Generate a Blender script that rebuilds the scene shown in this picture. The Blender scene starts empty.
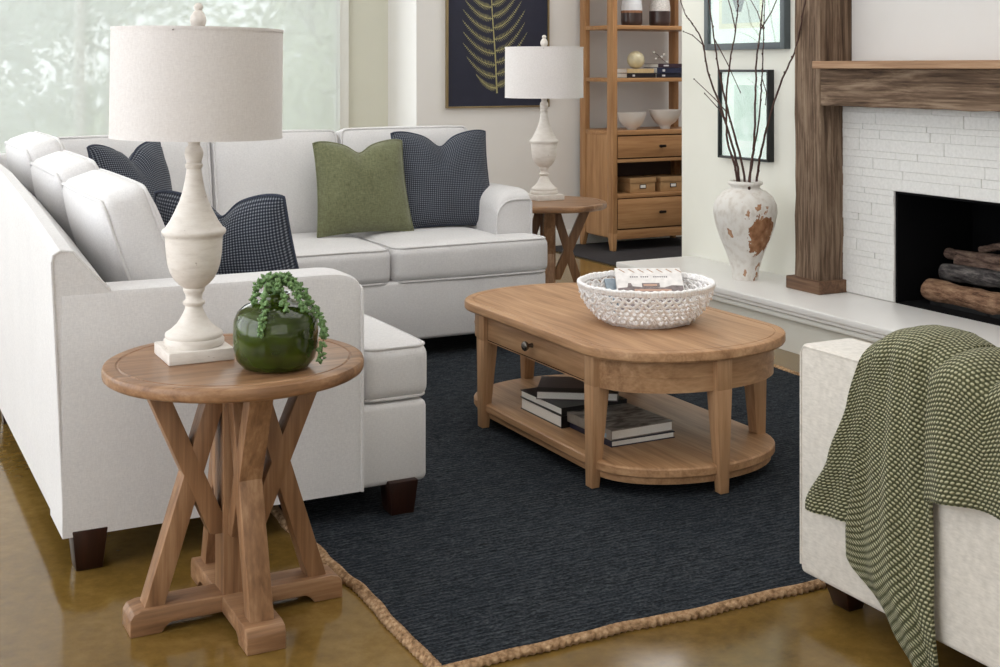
import bpy, bmesh, math, random
from mathutils import Vector, Matrix
random.seed(7)
S = bpy.context.scene
C = S.collection
R = math.radians
sin, cos, pi = math.sin, math.cos, math.pi

# ------------------------------------------------------------------ mesh builder
class MB:
    def __init__(s):
        s.v = []; s.f = []; s.uv = []
    def add(s, vs, fs, uvs=None, M=None):
        o = len(s.v)
        for p in vs:
            s.v.append(tuple(M @ Vector(p)) if M is not None else tuple(p))
        for i, f in enumerate(fs):
            s.f.append([o + k for k in f])
            s.uv.append(uvs[i] if uvs else None)
        return s
    def build(s, name, mat, parent=None, sharp=35, loc=None, rot=None):
        me = bpy.data.meshes.new(name)
        me.from_pydata(s.v, [], s.f)
        if any(u is not None for u in s.uv):
            l = me.uv_layers.new(name='UVMap')
            k = 0
            for i, f in enumerate(s.f):
                u = s.uv[i]
                for j in range(len(f)):
                    l.data[k].uv = u[j] if u else (0, 0)
                    k += 1
        bm = bmesh.new(); bm.from_mesh(me)
        bmesh.ops.recalc_face_normals(bm, faces=bm.faces)
        bm.to_mesh(me); bm.free()
        for p in me.polygons: p.use_smooth = True
        me.set_sharp_from_angle(angle=R(sharp))
        me.materials.append(mat)
        o = bpy.data.objects.new(name, me)
        C.objects.link(o)
        if parent: o.parent = parent
        if loc: o.location = loc
        if rot: o.rotation_euler = rot
        return o
    def box(s, x0, x1, y0, y1, z0, z1, bev=0.0, seg=2, M=None):
        if bev <= 0:
            vs = [(x, y, z) for x in (x0, x1) for y in (y0, y1) for z in (z0, z1)]
            return s.add(vs, [(0,1,3,2),(4,6,7,5),(0,4,5,1),(2,3,7,6),(0,2,6,4),(1,5,7,3)], None, M)
        bm = bmesh.new()
        bmesh.ops.create_cube(bm, size=1)
        for v in bm.verts:
            v.co = Vector(((x0+x1)/2 + v.co.x*(x1-x0), (y0+y1)/2 + v.co.y*(y1-y0), (z0+z1)/2 + v.co.z*(z1-z0)))
        bmesh.ops.bevel(bm, geom=list(bm.edges), offset=bev, segments=seg, profile=0.5, affect='EDGES')
        s.frombm(bm, M); bm.free(); return s
    def frombm(s, bm, M=None):
        bm.verts.ensure_lookup_table(); bm.verts.index_update()
        s.add([v.co.copy() for v in bm.verts], [[v.index for v in f.verts] for f in bm.faces], None, M)
        return s
    def prism(s, pts, z0, z1, M=None, bev=0.0, seg=2):
        bm = bmesh.new()
        a = [bm.verts.new((p[0], p[1], z0)) for p in pts]
        b = [bm.verts.new((p[0], p[1], z1)) for p in pts]
        n = len(pts)
        bm.faces.new(a[::-1]); bm.faces.new(b)
        for i in range(n): bm.faces.new((a[i], a[(i+1) % n], b[(i+1) % n], b[i]))
        if bev > 0:
            bmesh.ops.recalc_face_normals(bm, faces=bm.faces)
            ed = [e for e in bm.edges if len(e.link_faces) == 2 and e.calc_face_angle(0) > 0.5]
            bmesh.ops.bevel(bm, geom=ed, offset=bev, segments=seg, profile=0.5, affect='EDGES')
        s.frombm(bm, M); bm.free(); return s
    def hexa(s, lo, hi, bev=0.0, M=None):
        """8-corner solid: lo / hi = four (x,y,z) points each"""
        bm = bmesh.new()
        a = [bm.verts.new(p) for p in lo]; b = [bm.verts.new(p) for p in hi]
        bm.faces.new(a[::-1]); bm.faces.new(b)
        for i in range(4): bm.faces.new((a[i], a[(i+1) % 4], b[(i+1) % 4], b[i]))
        if bev > 0:
            bmesh.ops.bevel(bm, geom=list(bm.edges), offset=bev, segments=2, profile=0.5, affect='EDGES')
        s.frombm(bm, M); bm.free(); return s
    def lathe(s, prof, seg=48, M=None, close=False):
        n = len(prof); vs = []; fs = []; uvs = []
        for i in range(seg):
            a = 2*pi*i/seg
            for r, z in prof: vs.append((r*cos(a), r*sin(a), z))
        L = [0]
        for k in range(1, n): L.append(L[-1] + math.dist(prof[k], prof[k-1]))
        for i in range(seg):
            j = (i+1) % seg
            for k in range(n-1):
                fs.append((i*n+k, j*n+k, j*n+k+1, i*n+k+1))
                uvs.append([(i/seg, L[k]), ((i+1)/seg, L[k]), ((i+1)/seg, L[k+1]), (i/seg, L[k+1])])
        s.add(vs, fs, uvs, M)
        for k in (0, n-1):
            if prof[k][0] > 1e-5 and close:
                s.add([(prof[k][0]*cos(2*pi*i/seg), prof[k][0]*sin(2*pi*i/seg), prof[k][1]) for i in range(seg)], [list(range(seg))], None, M)
        return s
    def tube(s, path, rad, seg=8, closed=False, caps=True, M=None, flat=1.0):
        P = [Vector(p) for p in path]; n = len(P)
        if not hasattr(rad, '__len__'): rad = [rad]*n
        vs = []; fs = []
        T = []
        for i in range(n):
            a = P[(i-1) % n] if (closed or i > 0) else P[i]
            b = P[(i+1) % n] if (closed or i < n-1) else P[i]
            t = (b-a)
            T.append(t.normalized() if t.length > 1e-9 else Vector((0,0,1)))
        up = Vector((0,0,1)) if abs(T[0].z) < 0.9 else Vector((1,0,0))
        N = (up - T[0]*up.dot(T[0])).normalized()
        for i in range(n):
            N = (N - T[i]*N.dot(T[i]))
            N = N.normalized() if N.length > 1e-6 else Vector((1,0,0))
            Bn = T[i].cross(N)
            for k in range(seg):
                a = 2*pi*k/seg
                vs.append(P[i] + (N*cos(a)*flat + Bn*sin(a))*rad[i])
        m = n if closed else n-1
        for i in range(m):
            j = (i+1) % n
            for k in range(seg):
                fs.append((i*seg+k, i*seg+(k+1) % seg, j*seg+(k+1) % seg, j*seg+k))
        if caps and not closed:
            fs.append(list(range(seg))[::-1]); fs.append([(n-1)*seg+k for k in range(seg)])
        return s.add(vs, fs, None, M)
    def grid(s, fn, nu, nv, uvf=None, M=None):
        vs = [fn(i/nu, j/nv) for j in range(nv+1) for i in range(nu+1)]
        fs = []; uvs = []
        for j in range(nv):
            for i in range(nu):
                a = j*(nu+1)+i
                fs.append((a, a+1, a+nu+2, a+nu+1))
                if uvf: uvs.append([uvf(i/nu, j/nv), uvf((i+1)/nu, j/nv), uvf((i+1)/nu, (j+1)/nv), uvf(i/nu, (j+1)/nv)])
        return s.add(vs, fs, uvs if uvf else None, M)
    def sphere(s, c, r, seg=12, rings=8, sc=(1,1,1), M=None):
        prof = [(max(r*sin(pi*k/rings), 0.0), -r*cos(pi*k/rings)) for k in range(rings+1)]
        T = Matrix.Translation(c) @ Matrix.Diagonal((sc[0], sc[1], sc[2], 1))
        return s.lathe(prof, seg, (M @ T) if M is not None else T)
    def cushion(s, hx, hy, hz, r, crown=0.02, n=14, M=None, puff=0.0, welt=0.005):
        """rounded box centred on origin, crowned top and bottom, puffed sides, with piping on the two long edge loops"""
        bm = bmesh.new()
        bmesh.ops.create_cube(bm, size=2)
        bmesh.ops.subdivide_edges(bm, edges=list(bm.edges), cuts=n-1, use_grid_fill=True)
        for v in bm.verts:
            q = Vector((v.co.x*hx, v.co.y*hy, v.co.z*hz))
            # remap so that grid lines gather near the edges
            q = Vector([math.copysign(1, c)*(abs(c)**0.6)*h if False else c*h for c, h in zip(v.co, (hx, hy, hz))])
            cl = Vector([max(-h+r, min(h-r, c)) for c, h in zip(q, (hx, hy, hz))])
            d = q - cl
            if d.length > 1e-9: q = cl + d.normalized()*r if d.length > 0 else q
            u, w, t = q.x/hx, q.y/hy, q.z/hz
            cr = crown*max(0, 1-u**4)*max(0, 1-w**4)
            q.z += math.copysign(cr, t)*min(1, abs(t)*1.3)
            if puff:
                q.x += puff*u*max(0, 1-w*w)*max(0, 1-t*t)*1.0
                q.y += puff*w*max(0, 1-u*u)*max(0, 1-t*t)*1.0
            v.co = q
        s.frombm(bm, M); bm.free()
        if welt:
            k = r*0.24
            for sg in (-1, 1):
                path = []
                ax, ay = hx-k, hy-k
                rc = r
                for cx, cy, a0 in ((ax-rc, ay-rc, 0), (-ax+rc, ay-rc, 90), (-ax+rc, -ay+rc, 180), (ax-rc, -ay+rc, 270)):
                    for t in range(5):
                        a = R(a0 + 90*t/4)
                        path.append((cx+rc*cos(a), cy+rc*sin(a), sg*(hz-k)))
                # densify
                dp = []
                for i in range(len(path)):
                    a = Vector(path[i]); b = Vector(path[(i+1) % len(path)])
                    m = 6 if (a-b).length > 0.1 else 1
                    for t in range(m):
                        p = a.lerp(b, t/m)
                        u, w = p.x/hx, p.y/hy
                        p.z += sg*crown*max(0, 1-u**4)*max(0, 1-w**4)
                        dp.append(p)
                s.tube(dp, welt, 6, closed=True, M=M)
        return s

def LRS(loc=(0,0,0), rx=0, ry=0, rz=0):
    return Matrix.Translation(loc) @ Matrix.Rotation(R(rz), 4, 'Z') @ Matrix.Rotation(R(ry), 4, 'Y') @ Matrix.Rotation(R(rx), 4, 'X')

def tag(o, label=None, cat=None, group=None, kind=None):
    if label: o['label'] = label
    if cat: o['category'] = cat
    if group: o['group'] = group
    if kind: o['kind'] = kind
    return o
def empty(name, loc=(0,0,0), rz=0):
    o = bpy.data.objects.new(name, None); C.objects.link(o)
    o.location = loc; o.rotation_euler = (0, 0, R(rz)); o.empty_display_size = 0.1
    return o
def kids(o): return [c for c in bpy.data.objects if c.parent == o]
def copy_tree(o, parent=None):
    c = o.copy(); C.objects.link(c)
    if parent: c.parent = parent
    for ch in kids(o): copy_tree(ch, c)
    return c

# ------------------------------------------------------------------ materials
def srgb(r, g, b):
    f = lambda c: (c/255/12.92) if c/255 <= 0.04045 else ((c/255+0.055)/1.055)**2.4
    return (f(r), f(g), f(b), 1)
class NT:
    def __init__(s, name):
        s.m = bpy.data.materials.new(name); s.m.use_nodes = True
        s.t = s.m.node_tree; s.b = s.t.nodes['Principled BSDF']; s.out = s.t.nodes['Material Output']
    def n(s, typ, ins=None, **kw):
        nd = s.t.nodes.new(typ)
        for k, v in kw.items(): setattr(nd, k, v)
        for k, v in (ins or {}).items():
            if isinstance(v, bpy.types.NodeSocket): s.t.links.new(v, nd.inputs[k])
            else: nd.inputs[k].default_value = v
        return nd
    def l(s, a, b): s.t.links.new(a, b)
    def ramp(s, fac, stops):
        r = s.n('ShaderNodeValToRGB', {'Fac': fac})
        e = r.color_ramp.elements
        while len(e) < len(stops): e.new(0.5)
        for el, (p, c) in zip(e, stops): el.position = p; el.color = c
        return r.outputs['Color']
    def mix(s, fac, a, b, typ='MIX'):
        m = s.n('ShaderNodeMix', data_type='RGBA', blend_type=typ)
        for k, v in ((0, fac), (6, a), (7, b)):
            if isinstance(v, bpy.types.NodeSocket): s.l(v, m.inputs[k])
            else: m.inputs[k].default_value = v
        return m.outputs[2]
    def math(s, op, a, b=0.0, c=0.0, clamp=False):
        m = s.n('ShaderNodeMath', operation=op, use_clamp=clamp)
        for k, v in ((0, a), (1, b), (2, c)):
            if isinstance(v, bpy.types.NodeSocket): s.l(v, m.inputs[k])
            else: m.inputs[k].default_value = v
        return m.outputs[0]
    def obj(s, sc=(1,1,1), rot=(0,0,0), src='Object'):
        tc = s.n('ShaderNodeTexCoord')
        mp = s.n('ShaderNodeMapping', {'Vector': tc.outputs[src], 'Scale': sc, 'Rotation': rot})
        return mp.outputs[0]
    def bump(s, h, st=0.2, dist=0.002):
        b = s.n('ShaderNodeBump', {'Height': h, 'Strength': st, 'Distance': dist})
        s.l(b.outputs[0], s.b.inputs['Normal']); return b
    def base(s, c, rough=0.6, spec=0.5, **kw):
        if isinstance(c, bpy.types.NodeSocket): s.l(c, s.b.inputs['Base Color'])
        else: s.b.inputs['Base Color'].default_value = c
        if isinstance(rough, bpy.types.NodeSocket): s.l(rough, s.b.inputs['Roughness'])
        else: s.b.inputs['Roughness'].default_value = rough
        s.b.inputs['Specular IOR Level'].default_value = spec
        for k, v in kw.items(): s.b.inputs[k].default_value = v
        return s.m

def plain(name, col, rough=0.6, spec=0.4, var=0.06, scale=12, metal=0.0, bump=0.05):
    t = NT(name)
    ns = t.n('ShaderNodeTexNoise', {'Vector': t.obj(), 'Scale': scale, 'Detail': 5.0})
    lo = tuple(c*(1-var) for c in col[:3])+(1,); hi = tuple(min(1, c*(1+var)) for c in col[:3])+(1,)
    t.bump(ns.outputs[0], bump, 0.002)
    return t.base(t.ramp(ns.outputs[0], [(0.3, lo), (0.7, hi)]), rough, spec, Metallic=metal)

def wood(name, axis, c1, c2, c3, rough=0.42, lines=None, spec=0.35):
    t = NT(name)
    sc = [16, 16, 16]; sc['xyz'.index(axis)] = 1.1
    v = t.obj(tuple(sc))
    n1 = t.n('ShaderNodeTexNoise', {'Vector': v, 'Scale': 1.6, 'Detail': 6.0, 'Roughness': 0.6, 'Distortion': 0.6})
    sc2 = [120, 120, 120]; sc2['xyz'.index(axis)] = 5
    n2 = t.n('ShaderNodeTexNoise', {'Vector': t.obj(tuple(sc2)), 'Scale': 1.0, 'Detail': 3.0})
    n3 = t.n('ShaderNodeTexNoise', {'Vector': t.obj((2,2,2)), 'Scale': 1.3, 'Detail': 2.0})
    f = t.math('ADD', t.math('MULTIPLY', n1.outputs[0], 0.7), t.math('MULTIPLY', n2.outputs[0], 0.3))
    col = t.ramp(f, [(0.30, c1), (0.52, c2), (0.72, c3)])
    col = t.mix(t.math('MULTIPLY', n3.outputs[0], 0.25), col, c1)
    if lines:
        sx = t.n('ShaderNodeSeparateXYZ', {'Vector': t.obj()})
        w = t.math('ABSOLUTE', t.math('SUBTRACT', t.math('FRACT', t.math('ADD', t.math('DIVIDE', sx.outputs[lines[0]], lines[1]), 0.5)), 0.5))
        gn = t.n('ShaderNodeSeparateXYZ', {'Vector': t.n('ShaderNodeNewGeometry').outputs['Normal']})
        g = t.math('MULTIPLY', t.math('LESS_THAN', w, 0.0014/lines[1]), t.math('GREATER_THAN', gn.outputs[2], 0.95))
        col = t.mix(t.math('MULTIPLY', g, 0.7), col, (c1[0]*.15, c1[1]*.15, c1[2]*.15, 1))
    t.bump(n2.outputs[0], 0.12, 0.001)
    return t.base(col, rough, spec)

OAK = [srgb(140,102,70), srgb(184,143,106), srgb(210,172,134)]
oak = {a: wood('oak_'+a, a, *OAK) for a in 'xyz'}
SID = [srgb(106,76,53), srgb(152,114,83), srgb(188,150,115)]
side_oak = {a: wood('side_oak_'+a, a, *SID) for a in 'xyz'}
side_top = wood('side_oak_planks', 'x', *SID, lines=(1, 0.12), rough=0.34)
CAS = [srgb(142,100,64), srgb(174,130,88), srgb(196,154,110)]
case_oak = {a: wood('case_oak_'+a, a, *CAS) for a in 'xyz'}
legwood = wood('espresso_wood', 'z', srgb(30,14,9), srgb(44,22,14), srgb(58,30,20), rough=0.35)

def weave(name, c1, c2, sc=700, rough=0.95, bump=0.25, sheen=0.3):
    t = NT(name)
    a = t.n('ShaderNodeTexNoise', {'Vector': t.obj((sc, sc*0.25, sc*0.25)), 'Scale': 0.5, 'Detail': 2.0})
    b = t.n('ShaderNodeTexNoise', {'Vector': t.obj((sc*0.25, sc*0.25, sc)), 'Scale': 0.5, 'Detail': 2.0})
    f = t.math('MULTIPLY', t.math('ADD', a.outputs[0], b.outputs[0]), 0.5)
    big = t.n('ShaderNodeTexNoise', {'Vector': t.obj(), 'Scale': 5.0, 'Detail': 3.0})
    f2 = t.math('ADD', t.math('MULTIPLY', f, 0.8), t.math('MULTIPLY', big.outputs[0], 0.2))
    t.bump(f, bump, 0.001)
    return t.base(t.ramp(f2, [(0.35, c1), (0.65, c2)]), rough, 0.2, **{'Sheen Weight': sheen})
linen = weave('linen_upholstery', srgb(206,204,205), srgb(222,220,220))
chair_linen = weave('oatmeal_upholstery', srgb(202,196,188), srgb(226,220,212), 420, bump=0.4)
shade_linen = weave('lamp_shade_linen', srgb(208,202,200), srgb(221,216,214), 700, bump=0.15)
sage = weave('green_linen', srgb(90,92,66), srgb(124,127,96), 420, bump=0.5)

def hounds(name):
    t = NT(name)
    uv = t.obj((1,1,1), src='UV')
    ck = t.n('ShaderNodeTexChecker', {'Vector': uv, 'Scale': 96.0, 'Color1': srgb(32,38,54), 'Color2': srgb(112,118,130)})
    sp = t.n('ShaderNodeSeparateXYZ', {'Vector': uv})
    # grid of dark cells on alternating rows and columns: a small houndstooth read as check
    fx = t.math('FRACT', t.math('MULTIPLY', sp.outputs[0], 62.0)); fy = t.math('FRACT', t.math('MULTIPLY', sp.outputs[1], 62.0))
    a = t.math('GREATER_THAN', fx, 0.55); b = t.math('GREATER_THAN', fy, 0.55)
    m = t.math('MULTIPLY', t.math('ADD', a, b), 0.5)
    ns = t.n('ShaderNodeTexNoise', {'Vector': uv, 'Scale': 260.0, 'Detail': 2.0})
    m2 = t.math('ADD', t.math('MULTIPLY', m, 0.8), t.math('MULTIPLY', ns.outputs[0], 0.25))
    col = t.ramp(m2, [(0.1, srgb(27,30,40)), (0.5, srgb(56,61,73)), (0.95, srgb(128,132,140))])
    t.bump(m2, 0.3, 0.001)
    return t.base(col, 0.95, 0.2, **{'Sheen Weight': 0.1})
navy = hounds('navy_houndstooth')
navy_cord = plain('navy_piping_cord', srgb(66,71,84), 0.95, 0.1, 0.3, 250)

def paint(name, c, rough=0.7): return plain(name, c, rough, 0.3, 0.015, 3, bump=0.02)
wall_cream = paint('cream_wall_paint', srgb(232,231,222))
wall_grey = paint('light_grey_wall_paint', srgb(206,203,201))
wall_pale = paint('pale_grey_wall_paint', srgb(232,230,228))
white_paint = paint('white_trim_paint', srgb(240,240,236), 0.45)
stone_white = plain('white_hearth_slab', srgb(240,238,236), 0.35, 0.4, 0.02, 3)
hearth_face = paint('hearth_face_paint', srgb(224,223,216))
ceil_paint = paint('ceiling_paint', srgb(245,245,243))
black_iron = plain('black_metal', srgb(20,20,22), 0.5, 0.4)
soot = plain('firebox_soot', srgb(14,14,16), 0.9, 0.1)
pewter = plain('pewter_metal', srgb(120,114,108), 0.25, 0.5, metal=0.9)
bronze = plain('dark_bronze', srgb(40,32,28), 0.4, 0.5, metal=0.7)

def floor_mat():
    t = NT('polished_stained_concrete')
    a = t.n('ShaderNodeTexNoise', {'Vector': t.obj(), 'Scale': 1.3, 'Detail': 8.0, 'Roughness': 0.65, 'Distortion': 0.4})
    b = t.n('ShaderNodeTexNoise', {'Vector': t.obj(), 'Scale': 22.0, 'Detail': 6.0, 'Roughness': 0.7})
    f = t.math('ADD', t.math('MULTIPLY', a.outputs[0], 0.65), t.math('MULTIPLY', b.outputs[0], 0.35))
    col = t.ramp(f, [(0.32, srgb(86,66,30)), (0.5, srgb(118,92,44)), (0.7, srgb(146,118,64))])
    r = t.math('ADD', t.math('MULTIPLY', b.outputs[0], 0.10), 0.07)
    t.bump(b.outputs[0], 0.04, 0.001)
    return t.base(col, r, 0.5)
floor_m = floor_mat()

def rug_mat():
    t = NT('charcoal_woven_jute')
    br = t.n('ShaderNodeTexNoise', {'Vector': t.obj((22, 150, 30)), 'Scale': 1.0, 'Detail': 3.0, 'Roughness': 0.6})
    wv = t.n('ShaderNodeTexWave', {'Vector': t.obj((1,1,1)), 'Scale': 16.0, 'Distortion': 5.0, 'Detail': 3.0, 'Detail Scale': 5.0}, bands_direction='Y')
    nd = t.n('ShaderNodeTexNoise', {'Vector': t.obj((120, 160, 60)), 'Scale': 1.0, 'Detail': 2.0})
    bg = t.n('ShaderNodeTexNoise', {'Vector': t.obj((1.2, 2.5, 1)), 'Scale': 2.0, 'Detail': 3.0})
    f = t.math('ADD', t.math('MULTIPLY', br.outputs[0], 0.45), t.math('ADD', t.math('MULTIPLY', wv.outputs[1], 0.10), t.math('MULTIPLY', nd.outputs[0], 0.4)))
    col = t.ramp(f, [(0.36, srgb(10,13,16)), (0.47, srgb(40,44,49)), (0.66, srgb(84,88,92))])
    sp = t.n('ShaderNodeTexNoise', {'Vector': t.obj((24, 90, 30)), 'Scale': 1.0, 'Detail': 1.0})
    col = t.mix(t.math('MULTIPLY', bg.outputs[0], 0.45), col, srgb(32,40,50))
    col = t.mix(t.math('MULTIPLY', t.math('GREATER_THAN', sp.outputs[0], 0.69), 0.75), col, srgb(10,12,16))
    t.bump(f, 1.0, 0.016)
    return t.base(col, 0.95, 0.15)
rug_m = rug_mat()
def jute_mat():
    t = NT('natural_jute_braid')
    v = t.n('ShaderNodeTexVoronoi', {'Vector': t.obj((60, 60, 60)), 'Scale': 1.0})
    n = t.n('ShaderNodeTexNoise', {'Vector': t.obj((150, 150, 150)), 'Scale': 1.0, 'Detail': 3.0})
    f = t.math('ADD', t.math('MULTIPLY', v.outputs[0], 0.5), t.math('MULTIPLY', n.outputs[0], 0.5))
    t.bump(t.math('SUBTRACT', 1.0, f), 0.9, 0.006)
    return t.base(t.ramp(f, [(0.2, srgb(204,174,140)), (0.5, srgb(168,136,104)), (0.8, srgb(104,78,54))]), 0.95, 0.1)
jute = jute_mat()

def knit_mat():
    t = NT('olive_moss_stitch_knit')
    uv = t.n('ShaderNodeTexCoord').outputs['UV']
    sp = t.n('ShaderNodeSeparateXYZ', {'Vector': uv})
    cw, ch = 0.0122, 0.0102
    row = t.math('FLOOR', t.math('DIVIDE', sp.outputs[1], ch))
    off = t.math('MULTIPLY', t.math('MODULO', row, 2.0), 0.5)
    fx = t.math('SUBTRACT', t.math('FRACT', t.math('ADD', t.math('DIVIDE', sp.outputs[0], cw), off)), 0.5)
    fy = t.math('SUBTRACT', t.math('FRACT', t.math('DIVIDE', sp.outputs[1], ch)), 0.5)
    sk = t.math('ADD', fx, t.math('MULTIPLY', fy, 0.35))
    d = t.math('SQRT', t.math('ADD', t.math('MULTIPLY', t.math('MULTIPLY', sk, sk), 1.1), t.math('MULTIPLY', t.math('MULTIPLY', fy, fy), 1.7)))
    h = t.math('SUBTRACT', 1.0, t.math('MULTIPLY', d, 2.0), clamp=True)
    n = t.n('ShaderNodeTexNoise', {'Vector': t.obj((200, 200, 200)), 'Scale': 1.0, 'Detail': 3.0})
    h2 = t.math('ADD', h, t.math('MULTIPLY', n.outputs[0], 0.25))
    col = t.ramp(h2, [(0.10, srgb(64,66,46)), (0.32, srgb(124,123,92)), (0.66, srgb(198,194,162))])
    t.bump(h2, 0.9, 0.006)
    return t.base(col, 0.95, 0.1, **{'Sheen Weight': 0.1})
knit = knit_mat()

def ceramic_lamp():
    t = NT('chalky_cream_turned_wood')
    n = t.n('ShaderNodeTexNoise', {'Vector': t.obj((8, 8, 30)), 'Scale': 2.0, 'Detail': 8.0, 'Roughness': 0.7})
    n2 = t.n('ShaderNodeTexNoise', {'Vector': t.obj((30, 30, 60)), 'Scale': 1.0, 'Detail': 3.0, 'Distortion': 1.0})
    col = t.ramp(n.outputs[0], [(0.3, srgb(206,198,190)), (0.5, srgb(221,214,207)), (0.75, srgb(231,226,221))])
    sp = t.math('GREATER_THAN', n2.outputs[0], 0.74)
    col = t.mix(t.math('MULTIPLY', sp, 0.5), col, srgb(120,98,78))
    t.bump(n.outputs[0], 0.15, 0.002)
    return t.base(col, 0.6, 0.3)
lamp_m = ceramic_lamp()

def urn_mat():
    t = NT('weathered_whitewashed_terracotta')
    n = t.n('ShaderNodeTexNoise', {'Vector': t.obj((7, 7, 5)), 'Scale': 1.0, 'Detail': 9.0, 'Roughness': 0.72})
    n2 = t.n('ShaderNodeTexNoise', {'Vector': t.obj((30, 30, 22)), 'Scale': 1.0, 'Detail': 4.0})
    sp = t.n('ShaderNodeSeparateXYZ', {'Vector': t.obj()})
    # one large bare patch low on the right-hand side as seen from the seating area
    dx = t.math('SUBTRACT', sp.outputs[0], 0.0); dy = t.math('SUBTRACT', sp.outputs[1], -0.175); dz = t.math('SUBTRACT', sp.outputs[2], 0.245)
    q = t.math('ADD', t.math('MULTIPLY', t.math('MULTIPLY', dz, dz), 62.0), t.math('ADD', t.math('MULTIPLY', t.math('MULTIPLY', dx, dx), 110.0), t.math('MULTIPLY', t.math('MULTIPLY', dy, dy), 110.0)))
    q2 = t.math('ADD', q, t.math('MULTIPLY', t.math('SUBTRACT', n2.outputs[0], 0.5), 2.6))
    patch = t.math('LESS_THAN', q2, 1.0)
    chips = t.math('GREATER_THAN', t.math('ADD', t.math('MULTIPLY', n.outputs[0], 0.6), t.math('MULTIPLY', n2.outputs[0], 0.4)), 0.59)
    any_ = t.math('MAXIMUM', patch, chips)
    white = t.ramp(n2.outputs[0], [(0.3, srgb(212,205,197)), (0.5, srgb(229,225,220)), (0.8, srgb(234,232,229))])
    terra = t.ramp(n2.outputs[0], [(0.3, srgb(132,90,62)), (0.6, srgb(172,128,96)), (0.8, srgb(200,164,138))])
    mossy = t.math('GREATER_THAN', n.outputs[0], 0.62)
    t.bump(t.math('SUBTRACT', t.math('MULTIPLY', n2.outputs[0], 0.4), any_), 0.4, 0.004)
    return t.base(t.mix(any_, white, terra), 0.8, 0.2)
urn_m = urn_mat()

def barn(name, axis):
    t = NT(name)
    sc = [9, 9, 9]; sc['xyz'.index(axis)] = 0.9
    n1 = t.n('ShaderNodeTexNoise', {'Vector': t.obj(tuple(sc)), 'Scale': 2.0, 'Detail': 9.0, 'Roughness': 0.72, 'Distortion': 1.2})
    sc2 = [90, 90, 90]; sc2['xyz'.index(axis)] = 3
    n2 = t.n('ShaderNodeTexNoise', {'Vector': t.obj(tuple(sc2)), 'Scale': 1.0, 'Detail': 4.0})
    f = t.math('ADD', t.math('MULTIPLY', n1.outputs[0], 0.6), t.math('MULTIPLY', n2.outputs[0], 0.4))
    col = t.ramp(f, [(0.34, srgb(54,41,32)), (0.47, srgb(100,81,66)), (0.58, srgb(134,114,96)), (0.72, srgb(164,148,128))])
    t.bump(f, 0.7, 0.008)
    return t.base(col, 0.85, 0.2)
barn_z = barn('weathered_barn_timber_upright', 'z'); barn_y = barn('weathered_barn_timber_beam', 'y')
mantel_top = wood('mantel_shelf_wood', 'y', srgb(124,92,66), srgb(158,124,94), srgb(184,152,122), 0.6)

def brick_mat():
    t = NT('white_painted_thin_brick')
    n2 = t.n('ShaderNodeTexNoise', {'Vector': t.obj((60, 60, 60)), 'Scale': 1.0, 'Detail': 5.0})
    t.bump(n2.outputs[0], 0.3, 0.003)
    return t.base(t.ramp(n2.outputs[0], [(0.3, srgb(216,215,213)), (0.7, srgb(228,227,225))]), 0.7, 0.25)
brick_m = brick_mat()
mortar_m = plain('grey_brick_joint', srgb(192,189,186), 0.9, 0.1)

def glass_mat(name, tint=(1,1,1,1), refl=0.5):
    t = NT(name)
    tr = t.n('ShaderNodeBsdfTransparent', {'Color': tint}); gl = t.n('ShaderNodeBsdfGlossy', {'Roughness': 0.02, 'Color': (1,1,1,1)})
    fr = t.n('ShaderNodeFresnel', {'IOR': 1.35})
    mx = t.n('ShaderNodeMixShader', {0: t.math('MULTIPLY', fr.outputs[0], refl), 1: tr.outputs[0], 2: gl.outputs[0]})
    t.l(mx.outputs[0], t.out.inputs['Surface'])
    return t.m
pane_glass = glass_mat('window_glass')
pic_glass = glass_mat('picture_glass', (0.97,1,0.99,1), 0.12)
def sheer_mat():
    t = NT('sheer_roller_fabric')
    tr = t.n('ShaderNodeBsdfRefraction', {'Color': (0.98,1,1,1), 'Roughness': 0.2, 'IOR': 1.035})
    tl = t.n('ShaderNodeBsdfTranslucent', {'Color': (0.95,0.95,0.95,1)})
    df = t.n('ShaderNodeBsdfDiffuse', {'Color': (0.9,0.9,0.9,1)})
    m1 = t.n('ShaderNodeMixShader', {0: 0.3, 1: tl.outputs[0], 2: df.outputs[0]})
    m2 = t.n('ShaderNodeMixShader', {0: 0.56, 1: tr.outputs[0], 2: m1.outputs[0]})
    t.l(m2.outputs[0], t.out.inputs['Surface'])
    return t.m
sheer = sheer_mat()

# ------------------------------------------------------------------ camera, world, lights
cam = bpy.data.cameras.new('camera'); co = bpy.data.objects.new('camera', cam); C.objects.link(co)
cam.sensor_width = 36; cam.lens = 46.8; cam.shift_y = -0.2665; cam.clip_end = 200
co.location = (0, 0, 1.4); co.rotation_euler = (R(90), 0, R(-27.3))
S.camera = co
S.view_settings.view_transform = 'Standard'; S.view_settings.look = 'None'
S.view_settings.gamma = 1; S.view_settings.use_curve_mapping = False
S.view_settings.exposure = 0.03
S.cycles.use_denoising = True
S.cycles.max_bounces = 10; S.cycles.diffuse_bounces = 5; S.cycles.transparent_max_bounces = 16
S.cycles.sample_clamp_indirect = 6
w = bpy.data.worlds.new('overcast_sky'); S.world = w; w.use_nodes = True
bg = w.node_tree.nodes['Background']; bg.inputs[0].default_value = (0.93, 0.97, 1.0, 1); bg.inputs[1].default_value = 2.1

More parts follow.
